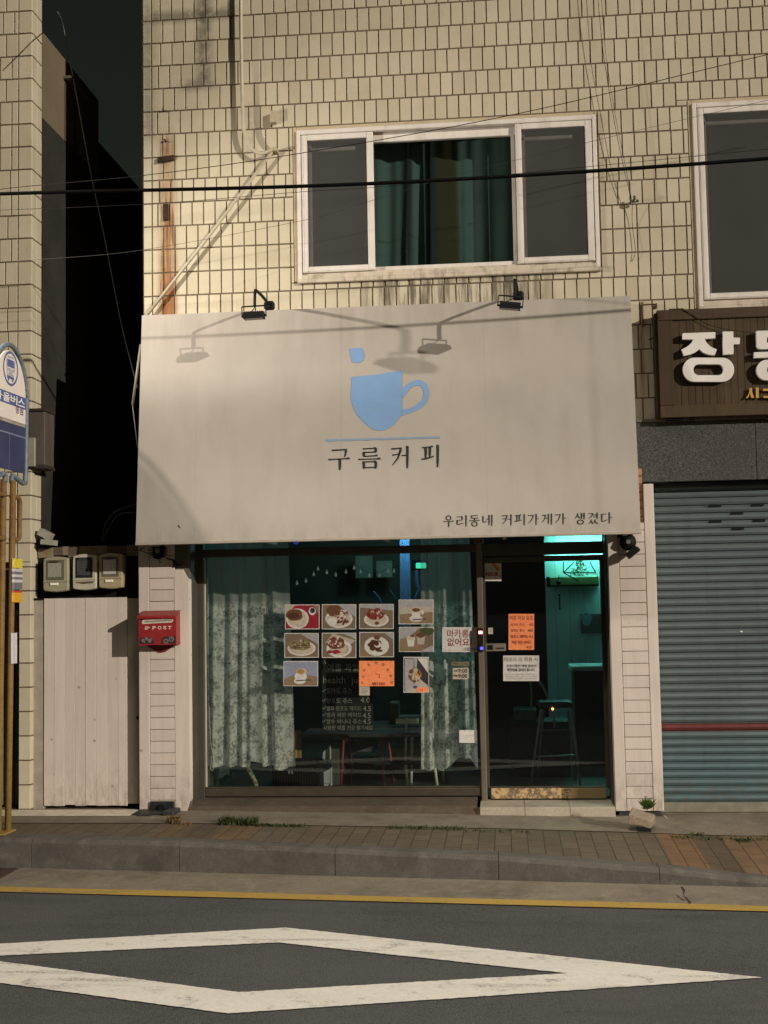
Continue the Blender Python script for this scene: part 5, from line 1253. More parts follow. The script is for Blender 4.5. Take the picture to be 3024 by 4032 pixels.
# ------------------------------------------------------------------ paper on the window and the door
YG = YF-.002
PAL = dict(white=(.56,.54,.51), cream=(.46,.40,.31), wood=(.22,.155,.095), wood2=(.17,.125,.085), red=(.26,.018,.030), brown=(.13,.055,.028), dbrown=(.07,.028,.018), berry=(.22,.035,.03), blue=(.24,.27,.36), grey=(.33,.32,.33), gold=(.36,.20,.06), olive=(.20,.17,.08), dark=(.035,.03,.032), orange=(.86,.275,.115), green=(.05,.075,.03), navy=(.05,.06,.19), pale=(.40,.36,.30))
def pmat(k): return mat('print_'+k, PAL[k], .55, .16, 55, spec=.3)
def sheet(name, label, cat, crop, x0, y0, x1, y1, base, items=(), edge='white', group=None, y=YG, dy=(0,0)):
    """paper sheet; items in 0..1 of the sheet, (kind, colour, ...)"""
    pts = [W(crop,x0,y0+dy[0],y), W(crop,x1,y0+dy[1],y), W(crop,x1,y1+dy[1],y), W(crop,x0,y1+dy[0],y)]
    tl, tr_, br2, bl2 = pts
    g = MB(); g.prism([tl,tr_,br2,bl2], (0,.0008,0))
    keys = [edge]
    def fn(l):
        def q(u, v):
            p = (tl*(1-u)+tr_*u)*(1-v)+(bl2*(1-u)+br2*u)*v; return Vector((p.x, p.y-.0004*l, p.z))
        return q
    def mi(k):
        if k not in keys: keys.append(k)
        return keys.index(k)
    lay = 1; q = fn(lay); e = .022 if edge == 'white' and base != 'white' else .0
    if base != edge: g.add([q(e,e*1.4),q(1-e,e*1.4),q(1-e,1-e*1.4),q(e,1-e*1.4)], [(0,1,2,3)], mi(base))
    rn = random.Random(hash(label) % 1000 if False else len(label)*7+int(x0))
    for it in items:
        lay += 1; q = fn(lay); k = it[0]; m = mi(it[1])
        if k == 'e':                                   # ellipse cx, cy, rx, ry, wobble
            cx, cy, rx, ry = it[2:6]; wv = it[6] if len(it) > 6 else 0; ph = rn.uniform(0,6)
            vs = [q(cx+rx*math.cos(a)*(1+wv*math.sin(3*a+ph)+wv*.7*math.sin(7*a+ph)), cy+ry*math.sin(a)*(1+wv*math.sin(4*a+ph))) for a in [6.2832*i/22 for i in range(22)]]
            g.add(vs, [tuple(range(22))], m)
        elif k == 'r': a, b, c2, d2 = it[2:6]; g.add([q(a,b),q(c2,b),q(c2,d2),q(a,d2)], [(0,1,2,3)], m)
        elif k == 'p': g.add([q(*z) for z in it[2]], [tuple(range(len(it[2])))], m)
        elif k == 's':                                 # scatter of blobs in an ellipse
            cx, cy, rx, ry, n, sz = it[2:8]; cols = it[8]
            for i in range(n):
                a, r_ = rn.uniform(0,6.28), math.sqrt(rn.random()); px, py = cx+rx*r_*math.cos(a), cy+ry*r_*math.sin(a); sr = sz*rn.uniform(.6,1.3); al = rn.uniform(0,3)
                lay += .05; qq = fn(lay)
                vs = []
                for t in range(7):
                    th = 6.2832*t/7; ex, ey = sr*math.cos(th), sr*.6*math.sin(th); vs.append(qq(px+ex*math.cos(al)-ey*math.sin(al), py+(ex*math.sin(al)+ey*math.cos(al))*1.4))
                g.add(vs, [tuple(range(7))], mi(cols[i % len(cols)]))
        elif k == 't': letter(g, it[2], q, *it[3:7], m, it[7] if len(it) > 7 else 0.0)
        elif k == 'l':                                 # line of points with width
            P2 = it[2]; wd = it[3]; 
            for (a, b) in zip(P2, P2[1:]):
                dx, dy2 = b[0]-a[0], b[1]-a[1]; L_ = math.hypot(dx,dy2)+1e-9; nx_, ny_ = -dy2/L_*wd, dx/L_*wd
                g.add([q(a[0]+nx_,a[1]+ny_),q(b[0]+nx_,b[1]+ny_),q(b[0]-nx_,b[1]-ny_),q(a[0]-nx_,a[1]-ny_)], [(0,1,2,3)], m)
    return solo(name, g, [pmat(k) for k in keys], label, cat, ((tl.x+tr_.x)/2, y, bl2.z), group)
GP = 'menu photographs taped to the shop window'
sheet('menu_photo', 'menu photo of a brown cutlet on a white plate over a red cloth', 'photo', 'd2', 133,148,384,328, 'red', [('p','pale',[(.02,.03),(.30,.03),(.02,.45)]),('p','wood',[(.82,.03),(.98,.03),(.98,.4)]),('e','white',.36,.57,.33,.41),('e','cream',.36,.57,.27,.34),('e','brown',.28,.42,.24,.24,.06),('e','dbrown',.25,.45,.16,.12,.1),('s','white',.45,.82,.16,.09,10,.03,['white','pale']),('e','white',.79,.27,.105,.16),('e','dark',.80,.24,.07,.11,.05)], group=GP)
sheet('menu_photo', 'menu photo of a heaped toast plate with white cream, second in the top row', 'photo', 'd2', 400,146,650,328, 'wood2', [('p','grey',[(.45,.02),(.98,.02),(.98,.5)]),('e','white',.50,.58,.40,.37),('e','cream',.5,.58,.34,.30),('e','brown',.36,.26,.20,.24,.08),('s','brown',.58,.42,.22,.20,34,.045,['brown','pale','wood','berry','white']),('e','white',.30,.68,.15,.16,.06),('s','brown',.62,.70,.16,.09,10,.05,['brown','dbrown'])], group=GP)
sheet('menu_photo', 'menu photo of red berry topped toast on a white plate', 'photo', 'd2', 671,144,922,326, 'wood2', [('p','grey',[(.02,.02),(.98,.02),(.98,.26),(.02,.14)]),('e','white',.50,.62,.36,.29),('e','cream',.50,.62,.30,.22),('e','berry',.47,.42,.24,.22,.08),('s','berry',.48,.38,.25,.20,46,.040,['berry','brown','pale','red','dbrown']),('e','brown',.52,.76,.06,.07,.1)], group=GP)
sheet('menu_photo', 'menu photo of a cocoa cup on a brown table, highest on the window', 'photo', 'd2', 958,112,1212,291, 'wood', [('p','grey',[(.02,.02),(.98,.02),(.98,.42),(.02,.50)]),('p','pale',[(.02,.30),(.98,.28),(.98,.50),(.02,.60)]),('e','cream',.50,.78,.20,.14),('e','white',.50,.76,.18,.11),('p','white',[(.35,.42),(.64,.42),(.60,.80),(.40,.80)]),('e','white',.68,.52,.05,.09),('e','cream',.50,.42,.15,.10),('e','brown',.50,.42,.115,.075),('p','dark',[(.40,.80),(.80,.76),(.80,.79),(.42,.84)])], group=GP)
sheet('menu_photo', 'menu photo of waffle sticks on an oval plate, left in the middle row', 'photo', 'd2', 128,355,378,534, 'wood2', [('p','grey',[(.45,.02),(.98,.02),(.98,.45)]),('e','white',.50,.62,.41,.31),('e','cream',.50,.62,.36,.25),('e','olive',.45,.48,.32,.22,.06),('s','olive',.45,.45,.32,.16,40,.035,['olive','cream','wood','dbrown']),('l','dbrown',[(.14,.53),(.76,.50)],.012),('l','dbrown',[(.16,.61),(.78,.57)],.010),('e','pale',.38,.80,.05,.04)], group=GP)
sheet('menu_photo', 'menu photo of toast with red berries and dots of sauce, in the middle row', 'photo', 'd2', 400,353,650,535, 'wood2', [('p','pale',[(.10,.40),(.32,.03),(.98,.30),(.80,.50)]),('p','grey',[(.60,.02),(.98,.02),(.98,.25)]),('e','white',.50,.62,.37,.36),('e','cream',.52,.64,.28,.26),('e','brown',.42,.42,.26,.24,.08),('s','berry',.42,.38,.25,.18,40,.042,['berry','pale','brown','white','red']),('e','red',.24,.76,.08,.06,.1),('e','red',.42,.76,.12,.08,.15),('e','dark',.74,.56,.014,.02),('e','dark',.75,.66,.014,.02),('e','dark',.73,.76,.016,.022)], group=GP)
sheet('menu_photo', 'menu photo of chocolate swirl dessert on a round white plate', 'photo', 'd2', 673,348,924,530, 'wood2', [('p','wood',[(.02,.5),(.02,.98),(.6,.98)]),('p','grey',[(.7,.02),(.98,.02),(.98,.3)]),('e','white',.50,.56,.36,.39),('e','white',.52,.56,.30,.32),('e','dbrown',.46,.52,.19,.22,.14),('e','white',.53,.50,.10,.12),('e','dbrown',.50,.46,.07,.09),('e','dbrown',.58,.74,.10,.05,.2),('e','dbrown',.38,.68,.08,.06,.2),('e','brown',.52,.22,.09,.09,.1)], group=GP)
sheet('menu_photo', 'menu photo of two whipped drinks beside green leaves', 'photo', 'd2', 960,311,1215,492, 'wood2', [('p','grey',[(.02,.02),(.6,.02),(.3,.4),(.02,.55)]),('e','green',.80,.18,.20,.16,.1),('p','wood',[(.02,.50),(.50,.28),(.75,.95),(.02,.98)]),('p','white',[(.22,.44),(.46,.44),(.42,.78),(.26,.78)]),('e','cream',.34,.44,.12,.08),('e','brown',.38,.36,.06,.05),('p','pale',[(.50,.36),(.74,.36),(.72,.70),(.53,.70)]),('e','brown',.62,.33,.13,.10,.06),('p','grey',[(.6,.98),(.98,.72),(.98,.98)])], group=GP)
sheet('menu_photo', 'menu photo of a white cup with foam against a pale blue wall', 'photo', 'd2', 122,558,373,740, 'blue', [('p','wood',[(.02,.72),(.40,.50),(.98,.62),(.98,.98),(.02,.98)]),('e','white',.47,.80,.17,.12),('e','white',.50,.62,.18,.20),('e','cream',.52,.42,.15,.13),('e','gold',.50,.42,.11,.10,.05),('p','dark',[(.36,.76),(.80,.74),(.80,.77),(.38,.80)])], group=GP)
sheet('menu_photo', 'upright menu photo of a round waffle on a striped napkin', 'photo', 'd2', 993,528,1178,788, 'dark', [('p','grey',[(.05,.05),(.40,.05),(.40,.98),(.05,.98)]),('p','white',[(.55,.04),(.96,.04),(.96,.45)]),('p','grey',[(.40,.04),(.55,.04),(.52,.34),(.44,.34)]),('p','pale',[(.62,.6),(.96,.8),(.96,.98),(.10,.98)]),('e','brown',.46,.50,.27,.20,.04),('e','gold',.46,.49,.23,.16,.05),('s','gold',.46,.48,.20,.13,26,.06,['gold','brown','pale','cream']),('e','navy',.46,.84,.08,.04,.1),('r','orange',.53,.85,.97,.98),('t','red','4.0',.62,.88,.76,.95)], group=GP)
hearts = [(.09,.88),(.12,.64),(.15,.38),(.28,.16),(.49,.08),(.69,.15),(.82,.36),(.90,.60),(.93,.86)]
it = []
for (a, b) in hearts: it += [('l','brown',[(a-.035,b-.02),(a-.01,b-.05),(a,b-.02),(a+.01,b-.05),(a+.035,b-.02),(a,b+.045),(a-.035,b-.02)],.0045)]
sheet('price_note', 'orange paper note ringed with hand drawn hearts on the window', 'note', 'd2', 671,557,926,740, 'orange', it+[('t','berry','\u20a91500',.38,.84,.74,.96),('l','berry',[(.46,.52),(.58,.52),(.58,.68)],.006)], edge='orange')
sheet('small_note', 'small square pale note under the orange heart note', 'note', 'd2', 672,742,748,808, 'pale', [('l','wood',[(.2,.3),(.8,.28)],.03),('l','wood',[(.2,.5),(.8,.5)],.03),('l','wood',[(.2,.7),(.6,.7)],.03)], edge='pale')
sheet('macaron_notice', 'white sheet with red handwriting beside the door post', 'notice', 'd2', 1274,312,1527,493, 'white', [('t','berry','마카롱',.14,.10,.76,.42,.012),('t','berry','없어요',.15,.44,.78,.76,.012),('l','dark',[(.84,.46),(.83,.72)],.010),('t','dark','구름커피',.62,.82,.98,.96)], edge='white')
sheet('opening_hours', 'small cream sticker with opening hours on the right lace curtain side', 'sticker', 'd2', 1350,608,1466,690, 'cream', [('t','dark','AM',.05,.16,.28,.36,.02),('t','dark','9:00',.34,.08,.92,.44,.02),('t','dark','PM',.05,.60,.28,.80,.02),('t','dark','9:00',.34,.54,.92,.90,.02)], edge='cream')
sheet('hours_heading', 'thin yellowish strip above the opening hours sticker', 'sticker', 'd2', 1340,564,1470,592, 'olive', [('t','dark','OPEN CLOSE',.06,.2,.94,.8,.02)], edge='cream')
sheet('blank_note', 'blank white note low on the window by the door post', 'note', 'd2', 1398,1060,1527,1152, 'white', [('l','pale',[(.2,.45),(.8,.42)],.02)], edge='white')
YD = YF-.002
sheet('security_sticker', 'white security sticker with orange flame and red letters on the door', 'sticker', 'b6', 72,116,290,332, 'white', [('p','orange',[(.42,.02),(.70,.02),(.98,.28),(.80,.44)]),('p','gold',[(.46,.0),(.60,.0),(.92,.36),(.78,.44)]),('t','red','NSOK',.14,.50,.88,.72,.035),('l','pale',[(.15,.30),(.55,.28)],.01),('l','pale',[(.2,.90),(.85,.88)],.012)], edge='white', y=YD)
sheet('door_menu', 'orange handwritten price list taped to the glass door', 'notice', 'b6', 376,728,686,1164, 'orange', [('t','berry','여름 과일 음료',.04,.05,.96,.17,.01),('t','berry','토마토 쥬스',.08,.26,.62,.34,.01),('t','berry','4.0',.80,.26,.96,.34,.01),('t','berry','청포도 쥬스',.10,.42,.62,.50,.01),('t','berry','4.0',.76,.42,.94,.50,.01),('t','berry','청포도 에이드 4.5',.08,.58,.96,.68,.01),('t','berry','자몽 레몬 에이드',.12,.74,.90,.84,.01),('t','berry','4.5',.70,.89,.90,.96,.01)], edge='orange', y=YD)
sheet('mask_notice', 'white printed notice with brown heading low on the glass door', 'notice', 'b6', 311,1232,746,1541, 'white', [('t','brown','마스크 미 착용 시',.03,.07,.96,.24,.008),('t','dark','코로나확산 예방 출입이',.09,.35,.92,.46,.02),('t','dark','제한됨을 알려드립니다',.10,.50,.88,.62,.02)]+[('l','grey',[(.08,.74+.085*k),(.95,.735+.085*k)],.012) for k in range(3)], edge='white', y=YD)
sheet('little_label', 'tiny cream label on the dark part of the door', 'label', 'b6', 130,896,186,973, 'cream', [('l','wood',[(.3,.3),(.7,.3)],.05),('l','wood',[(.3,.6),(.7,.6)],.05)], edge='cream', y=YD)

# chalk menu board standing behind the glass
CY = .50
a, b_ = W('d2',396,535,CY), W('d2',772,1068,CY)
cb = thing('chalk_board', 'black chalk menu board with white handwriting behind the window', 'menu board', ((a.x+b_.x)/2, CY, b_.z))
g = MB(); g.box(a.x, b_.x, CY, CY+.02, b_.z, a.z, .003); obj('board', g, mat('blackboard', (.016,.016,.015), .8, .25, 9), cb)
g = MB(); fc = lambda x, y: W('d2', x, y, CY-.001)
for tx, xa, ya, xb, yb, bo in (('여름 과일',440,578,668,632,.004),('health  juice',410,672,740,735,.004),('토마토 쥬스',432,752,620,798,.0),('청포도 쥬스',432,828,622,866,.0),('4.0',680,822,750,860,.01),('생과 청포도 에이드',432,884,690,920,.0),('4.5',700,884,756,922,.01),('생과 레몬 에이드',432,932,690,966,.0),('4.5',698,934,754,972,.01),('생수 바나나 쥬스',432,978,690,1014,.0),('4.5',698,978,756,1014,.01),('시원한 여름 건강 챙기세요',412,1026,770,1060,.0)):
    letter(g, tx, fc, xa, ya, xb, yb, 0, bo)
def chalk(P2, wd=3):
    for (p, q) in zip(P2, P2[1:]):
        dx, dy = q[0]-p[0], q[1]-p[1]; L_ = math.hypot(dx,dy); nx_, ny_ = -dy/L_*wd, dx/L_*wd
        g.add([fc(p[0]+nx_,p[1]+ny_),fc(q[0]+nx_,q[1]+ny_),fc(q[0]-nx_,q[1]-ny_),fc(p[0]-nx_,p[1]-ny_)], [(0,1,2,3)])
chalk([(402,560),(412,580)]); chalk([(418,552),(428,578)])
for y in (772,842,898,946,992): chalk([(404,y),(411,y+10),(428,y-10)], 2)
obj('chalk_lettering', g, mat('chalk', (.30,.29,.26), .9, .3, 120), cb)

# ------------------------------------------------------------------ lace curtains
def lace(name, zsheer, zmid, col=(.90,.85,.79)):
    s = NT(name); s.base(col, .9, 0, .1)
    n1 = s.noise(46,4,.7); n2 = s.noise(10,3,.6,None,3)
    flower = s.ramp(s.math('MULTIPLY_ADD', n2, .6, s.math('MULTIPLY', n1, .6)), .51, .64)
    low = s.ramp(s.axis(2), zsheer+.03, zsheer-.03)
    op = s.math('MULTIPLY_ADD', s.math('MULTIPLY', low, flower), .56, s.math('MULTIPLY_ADD', low, -.06, .36))
    tl_ = s.n('ShaderNodeBsdfTranslucent'); tl_.inputs[0].default_value = (*col,1)
    m1 = s.n('ShaderNodeMixShader'); m1.inputs[0].default_value = .45; s.l(s.p.outputs[0], m1.inputs[1]); s.l(tl_.outputs[0], m1.inputs[2])
    tr = s.n('ShaderNodeBsdfTransparent'); mx = s.n('ShaderNodeMixShader'); s.l(op, mx.inputs[0]); s.l(tr.outputs[0], mx.inputs[1]); s.l(m1.outputs[0], mx.inputs[2]); s.l(mx.outputs[0], s.out.inputs[0])
    return s.m
YL = .42
lx0, lx1 = wx('d1',220,1200,YL), wx('d1',812,1200,YL); lz1 = wz('d1',600,180,YL); lz0 = wz('d1',600,1870,YL)
def hemL(u): return -.012*abs(math.sin(u*17)) - .03*math.exp(-((u-.86)/.08)**2) + (.035 if .52 < u < .66 else 0)
lc = solo('lace_curtain', cloth(lx0, lx1, lz0, lz1, YL, .040, 3.9, 150, 30, 12, hemL, .05), lace('old_lace', wz('d1',600,690,YL), 0), 'wide white lace curtain at the left end of the shop window', 'curtain', ((lx0+lx1)/2, YL, lz0), 'lace curtains behind the shop window')
rx0_, rx1_ = wx('d2',1140,900,YL), wx('d2',1500,900,YL); rz1_ = wz('a8',1400,40,YL); rz0_ = wz('d3',100,1745,YL)
def hemR(u): return .10*max(0, math.sin((u-.42)*5.2)) - .02*abs(math.sin(u*15)) if u > .40 else -.02*abs(math.sin(u*12))
solo('lace_curtain', cloth(rx0_, rx1_, rz0_, rz1_, YL+.02, .036, 3.3, 120, 30, 21, hemR, .05), lace('newer_lace', wz('d1',600,720,YL), 0, (.90,.85,.78)), 'narrow white lace curtain next to the door post with a ragged scalloped hem', 'curtain', ((rx0_+rx1_)/2, YL, rz0_), 'lace curtains behind the shop window')
g = MB(); a = W('d1',228,1440,.36); q1 = W('d1',238,1700,.36); q2 = W('d1',248,1905,.36)
g.tube(cat_pts([a, q1, W('d1',258,1800,.36), q2+Vector((.012,0,.02)), q2, q2+Vector((-.012,0,.02)), W('d1',244,1800,.36)], 6), .0035, 6)
solo('blind_cord', g, mat('white_cord', (.50,.48,.42), .8), 'looped white blind cord hanging at the left window jamb', 'cord', q2)

# ------------------------------------------------------------------ the room behind the glass
RX0, RX1 = fx0+.02, QX0+.10; RY1 = 4.3; RZ0 = bz0-.02; RZ1 = 2.66
room = thing('shop_interior', 'dim teal lit coffee shop room behind the glass front', 'room', ((RX0+RX1)/2, 2, RZ0))
s = NT('dark_shop_floor'); br = s.n('ShaderNodeTexBrick'); s.l(s.pos(), br.inputs['Vector']); br.inputs['Scale'].default_value = 1; br.inputs['Brick Width'].default_value = .4; br.inputs['Row Height'].default_value = .4; br.offset = 0; br.inputs['Mortar Size'].default_value = .006
br.inputs['Color1'].default_value = (.06,.075,.062,1); br.inputs['Color2'].default_value = (.075,.09,.076,1); br.inputs['Mortar'].default_value = (.03,.03,.03,1); s.base(br.outputs[0], .35)
g = MB(); g.box(RX0, RX1, .32, RY1, RZ0-.06, RZ0); obj('floor_slab', g, s.m, room)
g = MB(); g.box(RX0-.05, RX0, .32, RY1, RZ0, RZ1); g.box(RX0, RX1, RY1, RY1+.05, RZ0, RZ1); obj('dark_wall', g, mat('dark_green_plaster', (.042,.047,.041), .85, .25, 2.5), room)
BYW = 3.3
px_ = wx('d3',765,700,2.0)
g = MB(); x = px_-.3
while x < RX1+1.2: g.box(x+.0015, x+.148, BYW, BYW+.03, RZ0, RZ1, .002); x += .15
obj('panelled_wall', g, mat('pale_panelling', (.42,.44,.40), .6, .08, 6, stretch=(1,1,.1)), room)
g = MB(); g.box(RX1+1.2, RX1+1.25, .32, BYW+.5, RZ0, RZ1); obj('side_wall', g, mat('dark_green_plaster', (.07,.075,.066), .85), room)
g = MB(); g.box(RX0, RX1+1.2, .32, RY1, RZ1, RZ1+.04); obj('ceiling_panel', g, mat('pale_ceiling', (.32,.34,.31), .8, .08, 4), room)
g = MB(); g.box(px_-.95, px_, 1.98, 2.04, RZ0, RZ1, .004); obj('partition', g, mat('dark_blue_partition', (.012,.015,.022), .6, .3, 3), room)
# shelf and wire lamp lit from above
zsh = wz('d3',950,455,BYW-.12); zsh0 = wz('d3',950,522,BYW-.12)
M_OLV = mat('olive_shelf', (.21,.23,.085), .7, .25, 9)
sh_ = thing('wall_shelf', 'olive shelf box high on the lit panelled wall', 'shelf', (px_+.6, BYW, zsh0))
g = MB(); xa, xb = wx('d3',790,480,BYW-.12), wx('d3',1120,480,BYW-.12); g.box(xa, xb, BYW-.12, BYW-.002, zsh0+.012, zsh-.01, .004); obj('box_front', g, M_OLV, sh_)
g = MB(); g.box(xa-.03, xa-.002, BYW-.13, BYW-.003, zsh0, zsh-.005); g.box(xa-.03, xb, BYW-.135, BYW-.004, zsh0-.004, zsh0+.010); obj('trim', g, M_BLACK, sh_)
p = W('d3',990,405,BYW-.25)
t = thing('dried_plant', 'bushy olive dried plant on the shelf under the lamp', 'plant', (p.x, p.y, p.z-.08)); g = MB(); rn = random.Random(4)
for k in range(260):
    a, r_ = rn.uniform(0,6.28), rn.random()**.5; h = rn.random(); c_ = p+Vector((.11*(1.1-h)*r_*math.cos(a), .07*r_*math.sin(a), -.08+.2*h)); d = Vector((rn.uniform(-1,1),rn.uniform(-1,1),rn.uniform(-.3,1)))*.02; e = d.cross(Vector((0,1,.3))).normalized()*.007
    g.add([c_, c_+d*.5+e, c_+d, c_+d*.5-e], [(0,1,2,3)])
obj('foliage', g, mat('olive_leaves', (.16,.17,.045), .7, .4, 20), t)
g = MB(); q0 = W('b6',1040,100,BYW-.15); 
for (c0_, c1_) in (((1040,95),(1040,230)),((1040,230),(1170,100)),((1040,230),(1430,232)),((1045,232),(1220,330)),((985,262),(985,330)),((1430,232),(1360,100))): g.tube([W('b6',*c0_,BYW-.16), W('b6',*c1_,BYW-.16)], .006, 6)
g.ball(W('b6',978,345,BYW-.17), .028, 10, 7)
solo('wire_ornament', g, M_BLACK, 'black wire ornament hanging before the brightly lit wall', 'ornament', W('b6',1040,230,BYW-.16))
g = MB(); a, b_ = W('b6',985,490,BYW-.004), W('b6',996,680,BYW-.004); rn = random.Random(2)
for k in range(8): g.box(a.x-.008*rn.random(), a.x+.012+.004*rn.random(), BYW-.004, BYW-.001, a.z-(a.z-b_.z)*(k+.8)/8, a.z-(a.z-b_.z)*k/8)
solo('wall_lettering', g, M_INK, 'small column of dark lettering on the panelled wall', 'lettering', b_)
g = MB(); a, b_ = W('b6',1245,730,BYW-.02), W('b6',1520,960,BYW-.02); g.box(a.x, b_.x, BYW-.035, BYW-.003, b_.z, a.z, .004)
pic = thing('picture', 'dark framed picture on the panelled wall by the right jamb', 'picture', ((a.x+b_.x)/2, BYW, b_.z)); obj('canvas', g, mat('dark_canvas', (.035,.04,.03), .6, .5, 5), pic)
g = MB(); c_ = W('b6',1318,790,BYW-.038); g.disc(c_, Vector((1,0,0)), Vector((0,0,1)), .06, .07, 18, 0, .1); obj('pale_figure', g, mat('pale_blob', (.10,.17,.17), .6), pic)
# counter with a bright edge
ca, cb2 = W('b6',1133,1365,2.2), W('b6',1545,1345,2.2)
ctr = thing('counter', 'dark counter with a pale edge catching the teal light', 'counter', ((ca.x+cb2.x)/2, 2.4, RZ0))
g = MB(); g.box(ca.x, RX1+1.1, 2.2, 2.8, ca.z-.045, ca.z, .004); obj('worktop', g, mat('pale_laminate', (.60,.62,.60), .35), ctr)
g = MB(); g.box(ca.x+.03, RX1+1.1, 2.24, 2.78, RZ0, ca.z-.047); obj('cabinet', g, mat('dark_cabinet', (.022,.022,.02), .6, .3, 4), ctr)
zt_l = 2.27
lt = thing('ceiling_tube', 'bright cyan fluorescent tube fitting over the counter', 'lamp', (px_+.7, 2.95, zt_l))
g = MB(); g.box(px_+.10, px_+1.5, BYW-.055, BYW-.002, zt_l-.035, zt_l-.005, .004); obj('housing', g, mat('white_housing', (.6,.6,.6), .5), lt)
g = MB(); g.tube([(px_+.14,BYW-.13,zt_l-.02),(px_+1.46,BYW-.13,zt_l-.02)], .016, 10); obj('tube', g, emit('cyan_tube', (.22,1.0,.92), 70.0), lt)
# glowing transom strip: a lit lamp panel on the ceiling near the front
# stool with a red heater light behind it
def leg_tube(mb, pts, r=.011, n=8): mb.tube(pts, r, n)
SYD = 1.05
st = thing('bar_stool', 'steel framed bar stool with a tubular back inside the glass door', 'stool', W('b2',900,1470,SYD))
M_STEEL = mat('dull_steel_tube', (.33,.32,.28), .35, .15, 20, metal=.6)
seat_z = wz('b2',900,545,SYD)
zf = RZ0
for (xt, yt_, xb, yb2, dy) in ((770,590,640,1420,-.17),(1140,560,1240,1480,-.17),(800,600,720,1330,.17),(1100,600,1180,1330,.17)):
    a = W('b2',xt,yt_,SYD+dy*.7); b_ = W('b2',xb,yb2,SYD+dy); b_.z = zf
    g = MB(); leg_tube(g, [a, b_], .012); obj('leg', g, M_STEEL, st)
a, b_ = wx('b2',720,545,SYD), wx('b2',1150,545,SYD)
g = MB(); g.box(a, b_, SYD-.17, SYD+.17, seat_z-.01, seat_z+.04, .018); obj('seat', g, mat('dark_vinyl', (.025,.02,.018), .45, .2, 10), st)
z1_ = wz('b2',900,1155,SYD-.15); g = MB(); g.tube([(wx('b2',690,1170,SYD-.15),SYD-.15,z1_-.01),(wx('b2',1200,1140,SYD-.15),SYD-.15,z1_+.005)], .008, 8); g.tube([(wx('b2',750,840,SYD-.14),SYD-.14,wz('b2',750,845,SYD-.14)),(wx('b2',1150,840,SYD-.14),SYD-.14,wz('b2',1150,845,SYD-.14))], .004, 6); obj('footrest', g, M_STEEL, st)
g = MB(); yb3 = SYD+.16
g.tube(cat_pts([W('b2',650,560,yb3), W('b2',655,450,yb3), W('b2',650,330,yb3), W('b2',640,255,yb3), W('b2',660,200,yb3), W('b2',720,235,yb3), W('b2',790,320,yb3), W('b2',840,430,yb3), W('b2',870,550,yb3)], 6), .010, 8); obj('backrest', g, M_STEEL, st)
g = MB(); p = W('b2',910,588,.9); g.ball(p, .010, 10, 7); solo('indicator_lamp', g, emit('orange_indicator', (1.0,.30,.06), 9.0), 'tiny glowing orange indicator lamp seen through the door', 'indicator', p)
g = MB(); p = W('b2',932,775,.9); g.box(p.x-.010, p.x+.010, .89, .91, p.z-.03, p.z+.04, .004); g.tube([W('b2',908,600,.9), W('b2',935,720,.9)], .003, 5); solo('heater_flex', g, mat('reddish_flex', (.25,.10,.06), .5), 'reddish plug hanging on a flex under the orange indicator', 'plug', p)
g = MB(); a, b_ = W('b2',435,600,1.5), W('b2',720,735,1.5); g.box(a.x, b_.x, 1.5, 1.9, b_.z, a.z, .01); g.box(a.x+.04, b_.x-.02, 1.494, 1.501, b_.z+.012, b_.z+.03)
solo('storage_box', g, mat('teal_storage_box', (.06,.12,.105), .5, .2, 8), 'teal storage box on the dark shop floor behind the stool', 'box', (a.x, 1.7, b_.z)); 
g = MB(); g.box(a.x-.05, b_.x+.3, 1.45, 1.95, RZ0, b_.z-.002, .01); solo('low_cabinet', g, mat('dark_cabinet', (.022,.022,.02), .6), 'low dark cabinet carrying the teal storage box', 'cabinet', (a.x+.1, 1.7, RZ0))
# window side furniture
def P1(x, y, Y): return W('b1', x, y, Y)
tb = thing('side_table', 'small dark table with thin red legs behind the chalk board', 'table', (P1(700,800,.95).x, .95, RZ0))
tz = wz('b1',700,385,.8)
g = MB(); g.box(P1(180,385,.8).x, P1(1150,385,.8).x, .70, 1.25, tz-.03, tz, .006); obj('tabletop', g, mat('dark_table_top', (.055,.045,.036), .5, .2, 6, stretch=(.2,1,1)), tb)
M_RLEG = mat('dark_red_leg', (.17,.030,.040), .5, .2, 9)
for (xt, xb, Y) in ((525,500,.78),(835,855,.78),(590,585,1.15),(880,935,1.15)):
    a = P1(xt,430,Y); a.z = tz-.03; b_ = P1(xb,800,Y); b_.z = RZ0; g = MB(); g.tube([a,b_], .013, 8); obj('leg', g, M_RLEG, tb)
ch = thing('white_chair', 'white legged wooden chair behind the right half of the window', 'chair', (P1(1160,800,.9).x, .95, RZ0))
M_WLEG = mat('white_leg_paint', (.50,.50,.40), .5, .1, 10)
cz = wz('b1',1150,612,.85)
for (xt, xb, Y) in ((1030,1050,.78),(1265,1290,.78),(1080,1075,1.12),(1330,1340,1.12)):
    a = P1(xt,620,Y); a.z = cz-.02; b_ = P1(xb,810,Y); b_.z = RZ0; g = MB(); g.tube([a,b_], .014, 8); obj('leg', g, M_WLEG, ch)
g = MB(); g.box(P1(1010,610,.8).x, P1(1345,610,.8).x, .76, 1.16, cz-.025, cz+.006, .008); obj('seat', g, mat('brown_seat', (.09,.065,.045), .5, .2, 9), ch)
g = MB(); g.tube([P1(1030,620,.78), P1(1035,260,.80)], .012, 8); g.tube([P1(1080,620,.80), P1(1082,370,.82)], .014, 8); g.box(P1(950,285,.8).x, P1(1140,285,.8).x, .79, .81, wz('b1',1000,312,.8), wz('b1',1000,268,.8), .006); obj('backrest', g, M_WLEG, ch)
g = MB(); p0 = P1(-60,650,.62); p1_ = P1(330,650,.62); zb0, zb1 = RZ0, wz('b1',100,632,.62)
